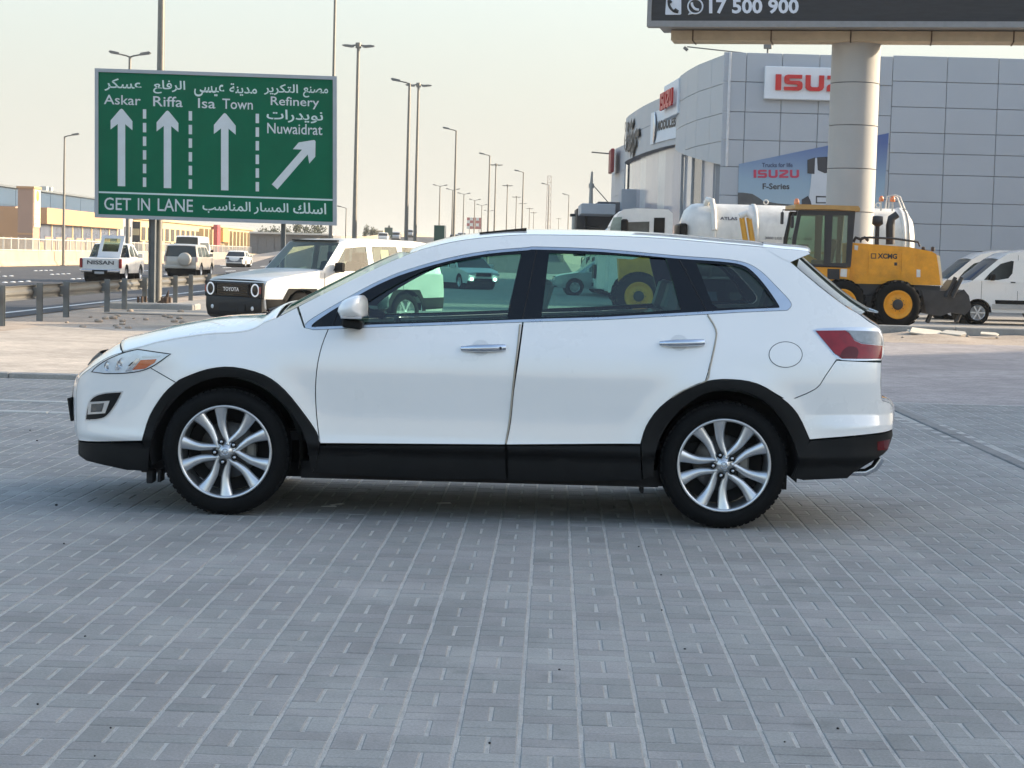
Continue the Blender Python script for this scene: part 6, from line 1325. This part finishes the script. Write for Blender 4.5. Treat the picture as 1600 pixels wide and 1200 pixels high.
# blocky red brand lettering built from strokes
def strokes(word, x0, x1, z0, z1, put, name, mat, parent, sp=.18, t=.24):
    wd = {'I': .34, 'S': 1.12, 'U': 1.12, 'Z': 1.12}; tot = sum(wd[c] for c in word) + sp * (len(word) - 1); k = (x1 - x0) / tot; x = x0
    for c in word:
        w = wd[c]; b = .10
        def rc(a, bb, c_, d): return [(a, bb), (c_, bb), (c_, d), (a, d)]
        if c == 'I': pl = [rc(0, 0, w, 1)]
        elif c == 'U': pl = [[(0, 1), (0, .22), (.10, .07), (.28, 0), (w - .28, 0), (w - .10, .07), (w, .22), (w, 1), (w - .3, 1), (w - .3, .32), (w - .38, .24), (.38, .24), (.3, .32), (.3, 1)]]
        elif c == 'S': pl = [[(0, 0), (w - .22, 0), (w - .06, .07), (w, .2), (w, .42), (w - .06, .56), (w - .22, .62), (.36, .62), (.3, .66), (.3, .72), (.36, .77), (w - .04, .77), (w - .04, 1), (.22, 1), (.06, .94), (0, .82), (0, .58), (.06, .45), (.22, .39), (w - .36, .39), (w - .3, .35), (w - .3, .28), (w - .36, .23), (0, .23)]]
        else: pl = [[(0, 0), (w, 0), (w, .23), (.42, .23), (w - .06, .58), (w, .7), (w, .86), (w - .1, .97), (w - .22, 1), (.02, 1), (.02, .77), (w - .38, .77), (w - .36, .72), (.06, .40), (0, .28)]]
        mb = MB()
        for q in pl: mb.prism([(x + u * k, z0 + v * (z1 - z0)) for u, v in q], put, 0, .09)
        mb.build(name, mat, parent); x += (w + sp) * k
REDL = M('brand_red', (.50, .018, .02), .4, var=.04)
bx = thing('brand_sign', 'white sign box with big red brand letters on the grey showroom front', 'sign', (8.0, SHY, -.1)); f_ = lambda u, v, h: Vector((u, -.30 - h, v))
SBX = M('sign_box_white', (.66, .70, .74), .45, var=.03); MB().box(((xx_(1189) + xx_(1366)) / 2, -.18, (zy(1240, 105.5) + zy(1240, 156.5)) / 2), (xx_(1366) - xx_(1189), .24, zy(1240, 105.5) - zy(1240, 156.5)), bev=.02).build('sign_box', SBX, bx)
strokes('ISUZU', xx_(1205.5), xx_(1347), zy(1250, 143), zy(1250, 118.5), f_, 'brand_letter', REDL, bx)
# blade sign on the curved wing
bs = thing('blade_sign', 'narrow white sign with red letters on the edge of the curved showroom wing', 'sign', (7.05, 82.0, -.1)); zb_, zt2 = zy(1045, 180, 83), zy(1050, 126, 83)
MB().box((-.15, 1.8, (zb_ + zt2) / 2), (.30, 4.2, zt2 - zb_), Matrix.Rotation(R(4), 3, 'Z'), bev=.02).build('sign_box', SBX, bs)
strokes('ISUZU', -3.6, -.1, zb_ + .38, zt2 - .38, lambda u, v, h: Matrix.Rotation(R(4), 3, 'Z') @ Vector((-.31 - h, -u, v)), 'brand_letter', REDL, bs)
# signs on the second drum
def on_path(path, f):
    n = len(path) - 1; x = f * n; i = min(int(x), n - 1); t = x - i; a, b = Vector(path[i]), Vector(path[i + 1]); return a + (b - a) * t
def drum_put(f0, f1, off): 
    def put(u, v, h):
        q = on_path(p2, f0 + (f1 - f0) * u); return Vector((q.x - off - h, q.y, v))
    return put
ds = thing('dealer_sign', 'white dealer sign with round emblem and black lettering on the second curved wing', 'sign', (8.0, SHY, -.1)); zz0, zz1 = 7.55, 9.15
V = [drum_put(.08, .36, .06)(u, v, 0) for v in (zz0, zz1) for u in (0, .25, .5, .75, 1)]; MB().add(V, [(i, i + 1, i + 6, i + 5) for i in range(4)]).build('sign_panel', SBX, ds)
text('lettering', 'MODULES', (.32, 8.1, .97, 8.6), lambda u, v, h: drum_put(.36, .08, .075)(u, v, 0), GBK, ds, bold=.06)
c_ = drum_put(.36, .08, .10)(.17, 8.35, 0); MB().lathe([(.0, 0), (.75, 0), (.8, .04), (.62, .06), (.58, .02)], 24, c_, axis='x').build('emblem', SATIN, ds)
asg = thing('arabic_sign', 'black Arabic channel lettering on the far end of the second curved wing', 'sign', (8.0, SHY, -.1))
text('lettering', arabic('مركبة'), (0, 7.2, 1, 9.4), lambda u, v, h: drum_put(.78, .50, .16)(u, v, 0), GBK, asg, bold=.07); text('lettering', arabic('مركبة'), (0, 7.2, 1, 9.4), lambda u, v, h: drum_put(.78, .50, .04)(u, v, 0), GBK, asg, bold=.07)
rs = thing('red_sign', 'small dark red sign on the farthest showroom wing', 'sign', (6.7, 128, -.1)); MB().box((-.3, 0, zy(953, 252, 128)), (.25, 3.0, 1.6), bev=.05).build('sign_box', M('dark_red_sign', (.26, .03, .03), .5), rs); MB().tube([(0, 2, zy(950, 238, 128)), (-1.6, 2, zy(950, 238, 128) + .1)], .05, 6).build('lamp_arm', LPG, rs)
# poster wall
pw = thing('poster', 'blue advertising poster with a white truck and red lettering on the showroom wall', 'poster', (8.0, SHY, -.1))
m = bpy.data.materials.new('poster_print'); m.use_nodes = True; n = m.node_tree.nodes; l = m.node_tree.links.new; b = n['Principled BSDF']; b.inputs['Roughness'].default_value = .5
t_ = n.new('ShaderNodeTexCoord'); s_ = n.new('ShaderNodeSeparateXYZ'); r_ = n.new('ShaderNodeMapRange'); r_.inputs[1].default_value = 3.2; r_.inputs[2].default_value = 6.4; cr = n.new('ShaderNodeValToRGB'); cr.color_ramp.elements[0].color = (.36, .46, .52, 1); cr.color_ramp.elements[1].color = (.07, .12, .30, 1); cr.color_ramp.elements.new(.5).color = (.25, .36, .46, 1)
l(t_.outputs['Object'], s_.inputs[0]); l(s_.outputs['Z'], r_.inputs[0]); l(r_.outputs[0], cr.inputs[0]); l(cr.outputs[0], b.inputs['Base Color'])
pf = lambda dy: (lambda u, v, h: Vector((P(u, -v, SHY).x - 8.0, -dy - h, P(u, -v, SHY).z + .1)))
pp = MB().prism([(1154, -256.5), (1388, -208), (1378, -345), (1152, -345)], pf(.05), 0, .03).build('print', m, pw)
MB().prism([(1152.6, -301), (1160, -301), (1175, -303), (1185, -309), (1192, -314), (1215, -318), (1250, -321), (1300, -321), (1300, -345), (1152, -345)], pf(.083), 0, .004).build('printed_hill', M('print_hill', (.085, .09, .095), .6, var=.5, scale=1.5), pp)
text('lettering', 'Trucks for life', (1190, -261.5, 1238, -254.5), lambda u, v, h: pf(.088)(u, v, 0), M('print_navy', (.03, .05, .12), .5, var=0), pp, bold=.02)
strokes('ISUZU', 1177, 1248, -278, -265.5, lambda u, v, h: pf(.088)(u, v, h * .05), 'brand_letter', M('print_red', (.45, .04, .09), .5, var=0), pp)
text('lettering', 'F-Series', (1191, -296, 1233, -286.5), lambda u, v, h: pf(.088)(u, v, 0), M('print_black', (.03, .035, .045), .5, var=0), pp, bold=.025)
tm = MB().prism([(1270, -248), (1340, -240), (1340, -345), (1262, -345), (1262, -318), (1266, -290)], pf(.090), 0, .004).build('printed_truck', M('print_white', (.55, .58, .62), .5, var=.06, scale=1), pp)
MB().prism([(1261, -250), (1273, -246), (1272, -272), (1261, -271)], pf(.096), 0, .003).build('printed_mirror', MATS['print_black'], pp); MB().prism([(1276, -246), (1330, -243), (1330, -262), (1288, -271), (1277, -266)], pf(.096), 0, .003).build('printed_window', MATS['print_black'], pp); MB().prism([(1274, -306), (1300, -307), (1300, -318), (1274, -318)], pf(.096), 0, .003, holes=[[(1276, -308.5), (1298, -309), (1298, -316), (1276, -316)]]).build('printed_lamp', MATS['print_black'], pp); MB().prism([(1252, -312), (1262, -306), (1266, -314), (1270, -330), (1252, -330)], pf(.096), 0, .003).build('printed_shadow', MATS['print_black'], pp)
# roof fittings
fl_ = thing('floodlight', 'small floodlight standing on the showroom parapet', 'floodlight', (xx_(1195) + 8, SHY + .3, topz - .2)); MB().box((0, 0, .42), (.32, .14, .26), bev=.03).build('lamp_head', LHD, fl_); MB().tube([(0, 0, 0), (0, 0, .3)], .04, 6).build('bracket', LHD, fl_)
ra = thing('roof_lamp', 'slim lamp arm jutting left from the showroom roof corner', 'lamp', (8.3, SHY + .6, topz - .15)); a_ = xx_(1070) - .3; MB().tube([(.3, 0, .1), (a_, 0, .28)], .025, 6).build('arm', LHD, ra); MB().box((a_ - .05, 0, .2), (.2, .12, .12), Matrix.Rotation(R(40), 3, 'Y'), bev=.02).build('lamp_head', LHD, ra)
# entrance canopy and dark low annexe left of the showroom
DKG = M('annexe_grey', (.10, .105, .115), .6, var=.1, scale=.5)
an = thing('entrance_canopy', 'dark grey flat-roofed canopy left of the showroom behind the lorries', 'canopy', (P(905, 340, 105).x, 105, -.1))
def abox(x0, x1, yt, yb, Y, name, mat, dep=4): a, b = P(x0, yb, Y), P(x1, yt, Y); c_ = an.location; MB().box(((a.x + b.x) / 2 - c_.x, Y - c_.y + dep / 2, (a.z + b.z) / 2 - c_.z), (b.x - a.x, dep, b.z - a.z), bev=.03).build(name, mat, an)
abox(908, 962, 319, 334, 100, 'fascia', CLADL, 5); abox(934, 1015, 317, 331, 104, 'fascia', DKG, 5); abox(899, 915, 326, 400, 106, 'wall', GBK, 4); abox(915, 1000, 334, 400, 107, 'wall', M('annexe_wall', (.075, .07, .068), .7, var=.3, scale=.6), 4); abox(970, 1004, 296, 330, 103, 'bay', CLAD, 3); abox(1002, 1018, 296, 328, 102.5, 'bay_window', SHGL, 1); abox(893, 899, 338, 380, 108, 'lamp_box', PALE, 1); abox(891, 900, 334, 338, 108, 'lamp_cap', GBK, 1)
ms = thing('roof_mast', 'slim mast with a stay wire on the canopy roof', 'mast', (P(923, 320, 104).x, 104, P(923, 320, 104).z)); z_ = P(924, 268, 104).z - ms.location.z
MB().tube([(0, 0, 0), (0, 0, z_ * .62), (.02, 0, z_)], [.12, .09, .05], 8).build('mast', M('mast_pale', (.36, .34, .30), .6), ms); MB().tube([(.05, 0, z_ * .62), (1.1, 0, .02)], .03, 5).build('stay', LPG, ms); MB().cyl((0, 0, z_ * .5), (0, 0, z_ * .64), .15, n=8).build('collar', MATS['mast_pale'], ms)

# ================================================================== billboard on its column
PY_ = 53.2; pc = P(1333, 200, PY_); bb = thing('billboard', 'large black billboard with a phone number on a thick round column', 'billboard', (pc.x, PY_, -.1)); bo = Vector((pc.x, PY_, -.1))
COLM = M('column_cladding', (.39, .385, .37), .65, var=.06, scale=.8); rc = .685
jz = [P(1340, y, PY_ - rc).z + .1 for y in (60, 128, 195, 263, 331)]; zs = [0] + [jz[-1] - 1.24 * k for k in range(2, 0, -1)] + jz[::-1] + [P(1340, 34, PY_).z + .1]
MB().cyl((0, 0, 0), (0, 0, zs[-1]), rc - .04, n=40).build('column_core', SEAM, bb)
for a, b in zip(zs, zs[1:]): MB().cyl((0, 0, a + .012), (0, 0, b - .012), rc, n=56).build('column_panel', COLM, bb)
A_ = P(1011, 36, 52.6); B_ = Vector((24.0, 48.6, A_.z)); dd = (B_ - A_); dd.z = 0; dd.normalize(); nn = Vector((dd.y, -dd.x, 0))
def bbp(u, v, h=0.0):
    r_ = ray(u, -v); t_ = (A_ - CAMP).dot(nn) / r_.dot(nn); return CAMP + r_ * t_ + nn * h - bo
lw = (B_ - A_).length; zb0 = P(1011, 40.5, 52.6).z + .1
def bbox(s0, s1, z0, z1, h0, h1, name, mat):
    c = [A_ - bo + dd * s + nn * h for s in (s0, s1) for h in (h0, h1)]; V = [(p_.x, p_.y, z) for z in (z0, z1) for p_ in c]
    return MB().add(V, [(0, 1, 3, 2), (4, 6, 7, 5), (0, 4, 5, 1), (2, 3, 7, 6), (0, 2, 6, 4), (1, 5, 7, 3)]).build(name, mat, bb)
SLATE = M('billboard_slate', (.018, .02, .024), .6, var=.5, scale=3, stretch=(.6, .6, 5)); BFR = M('billboard_frame', (.24, .24, .245), .5, metal=.4, var=.12)
bfc = bbox(.12, lw - .12, zb0 + .14, zb0 + 4.6, -.3, .0, 'billboard_face', SLATE)
bbox(0, lw, zb0 - .02, zb0 + .14, -.35, .06, 'frame', BFR); bbox(0, .12, zb0 + .14, zb0 + 4.6, -.35, .06, 'frame', BFR); bbox(lw - .12, lw, zb0 + .14, zb0 + 4.6, -.35, .06, 'frame', BFR); bbox(0, lw, zb0 + 4.6, zb0 + 4.75, -.35, .06, 'frame', BFR)
bbox(.3, lw - .3, zb0 + .0, zb0 + 4.6, -1.6, -.4, 'back_box', BFR)
bbox(.6, lw, zb0 - .30, zb0 - .03, -1.7, -.75, 'support_beam', M('beam_buff', (.46, .38, .27), .8, var=.2, scale=1.2))
for k in range(8): bbox(1.2 + 2.2 * k, 1.24 + 2.2 * k, zb0 - .32, zb0 - .02, -1.72, -.73, 'beam_joint', RUST)
NUM = M('number_white', (.62, .66, .72), .5, var=.02)
text('lettering', '17 500 900', (1108, -21.5, 1248, 1.5), lambda u, v, h: bbp(u, v, .012), NUM, bb, bold=.03)
MB().prism([(1040, -23), (1063, -23), (1064.5, -21.5), (1064.5, 2), (1041, 2), (1039.5, -21)], lambda u, v, h: bbp(u, v, h), .004, .012).build('phone_icon', NUM, bb)
hs = [(1045, -1), (1045.5, -8), (1049, -14), (1054, -18), (1060, -19)]; MB().tube([bbp(u, v, .02) for u, v in catmull(hs, 3)], .035, 6).tube([bbp(1044.5, 0, .02), bbp(1048.5, -5, .02)], .05, 6).tube([bbp(1054, -15, .02), bbp(1059.5, -19, .02)], .05, 6).build('handset', SLATE, bb)
rg_ = [(1086.5 + 11.5 * math.cos(t * math.pi / 16), -10 + 11.5 * math.sin(t * math.pi / 16)) for t in range(33)]
MB().tube([bbp(u, v, .015) for u, v in rg_], .022, 6).tube([bbp(1079, -18.5, .015), bbp(1075.5, -22.5, .015), bbp(1083, -20.8, .015)], .022, 6).tube([bbp(u, v, .015) for u, v in catmull([(1081, -4), (1082, -9), (1086, -14), (1092, -15.5)], 3)], .035, 6).build('chat_icon', NUM, bb)

# ================================================================== low wall, sand and rubble on the right
lw_ = thing('low_wall', 'low concrete kerb wall in front of the grader and van', 'wall', (4.6, 44.0, -.1))
bmh = MB().box((0, 0, .14), (1.96, .28, .30), bev=.02).mesh('wall_block'); bmh.materials.append(CONC)
rg = random.Random(9)
for k in range(13): o = bpy.data.objects.new('wall_block', bmh); COL.objects.link(o); o.parent = lw_; o.location = (.9 + 1.98 * k, rg.uniform(-.02, .02), rg.uniform(-.02, .015)); o.rotation_euler = (0, 0, rg.uniform(-.008, .008))
V = []; F = []; nx, ny = 90, 10
for i in range(nx + 1):
    for j in range(ny + 1):
        x = 3.5 + 26 * i / nx; y = 40.6 + 3.2 * j / ny; e = math.sin(math.pi * j / ny) ** 1.3 if j < ny else .25
        V.append((x, y, -.125 + .13 * (j / ny) * (1 + .5 * math.sin(x * 2.1) * math.sin(x * .7 + 1)) + rg.uniform(-.012, .02) * (j > 0)))
for i in range(nx):
    for j in range(ny): a = i * (ny + 1) + j; F.append((a, a + 1, a + ny + 2, a + ny + 1))
struct(MB().add(V, F, True).build('sand_bank', SAND))
BRD = M('broken_board', (.56, .52, .44), .8, var=.15, scale=3)
for (px, py, L_, w_, rz, tilt, lb) in ((1448, 507, .95, .5, .1, .10, 'largest broken pale board lying on the sand by the low wall'), (1490, 513, .6, .3, -.3, .06, 'smaller pale board fragment right of the largest board'), (1428, 512, .4, .25, .6, .03, 'little pale board fragment left of the largest board'), (1545, 512, .5, .2, .2, .04, 'thin pale slab on the sand under the van')):
    p = P(px, py, 43.2); o = MB().prism([(-L_ / 2, -w_ / 2), (L_ * .3, -w_ * .55), (L_ / 2, -w_ * .1), (L_ * .42, w_ / 2), (-L_ * .3, w_ * .45)], lambda u, v, h: Vector((u, v, h)), 0, .03).build('broken_board', BRD); o.location = (p.x, 43.2, .045); o.rotation_euler = (R(14), tilt, rz); tag(o, lb, 'board')
for i in range(14):
    x = rg.uniform(4.5, 16); y = rg.uniform(41.8, 43.7); r = rg.uniform(.02, .055); o = MB().sphere((0, 0, 0), r, 7, 5, (1.3, 1, .7)).build('stone', SAND); o.location = (x, y, -.125 + .13 * (y - 40.6) / 3.2 + r * .4); o.rotation_euler = (0, 0, rg.uniform(0, 6)); tag(o, 'small sand-coloured stone on the sand in front of the low wall', 'stone', 'stones on the sand bank')
for i in range(30):
    p = G(rg.uniform(5, 300), rg.uniform(484, 512)); r = rg.uniform(.03, .08)
    if p.x > GX_ + .5: o = MB().sphere((0, 0, 0), r, 7, 5, (1.3, 1, .7)).build('stone', SAND); o.location = (p.x, p.y, -.13 + r * .45); tag(o, 'small loose stone on the gravel verge beside the guard rail', 'stone', 'stones on the verge')

# ================================================================== the dusty air itself
HZ = bpy.data.materials.new('dusty_air'); HZ.use_nodes = True; n = HZ.node_tree.nodes; n.remove(n['Principled BSDF']); pv = n.new('ShaderNodeVolumePrincipled'); pv.inputs['Color'].default_value = (.95, .93, .88, 1); pv.inputs['Density'].default_value = .00030; pv.inputs['Anisotropy'].default_value = .3
HZ.node_tree.links.new(pv.outputs[0], n['Material Output'].inputs['Volume'])
hzo = stuff(MB().box((0, 1650, 11.0), (5200, 3900, 24.6)).build('haze', HZ))
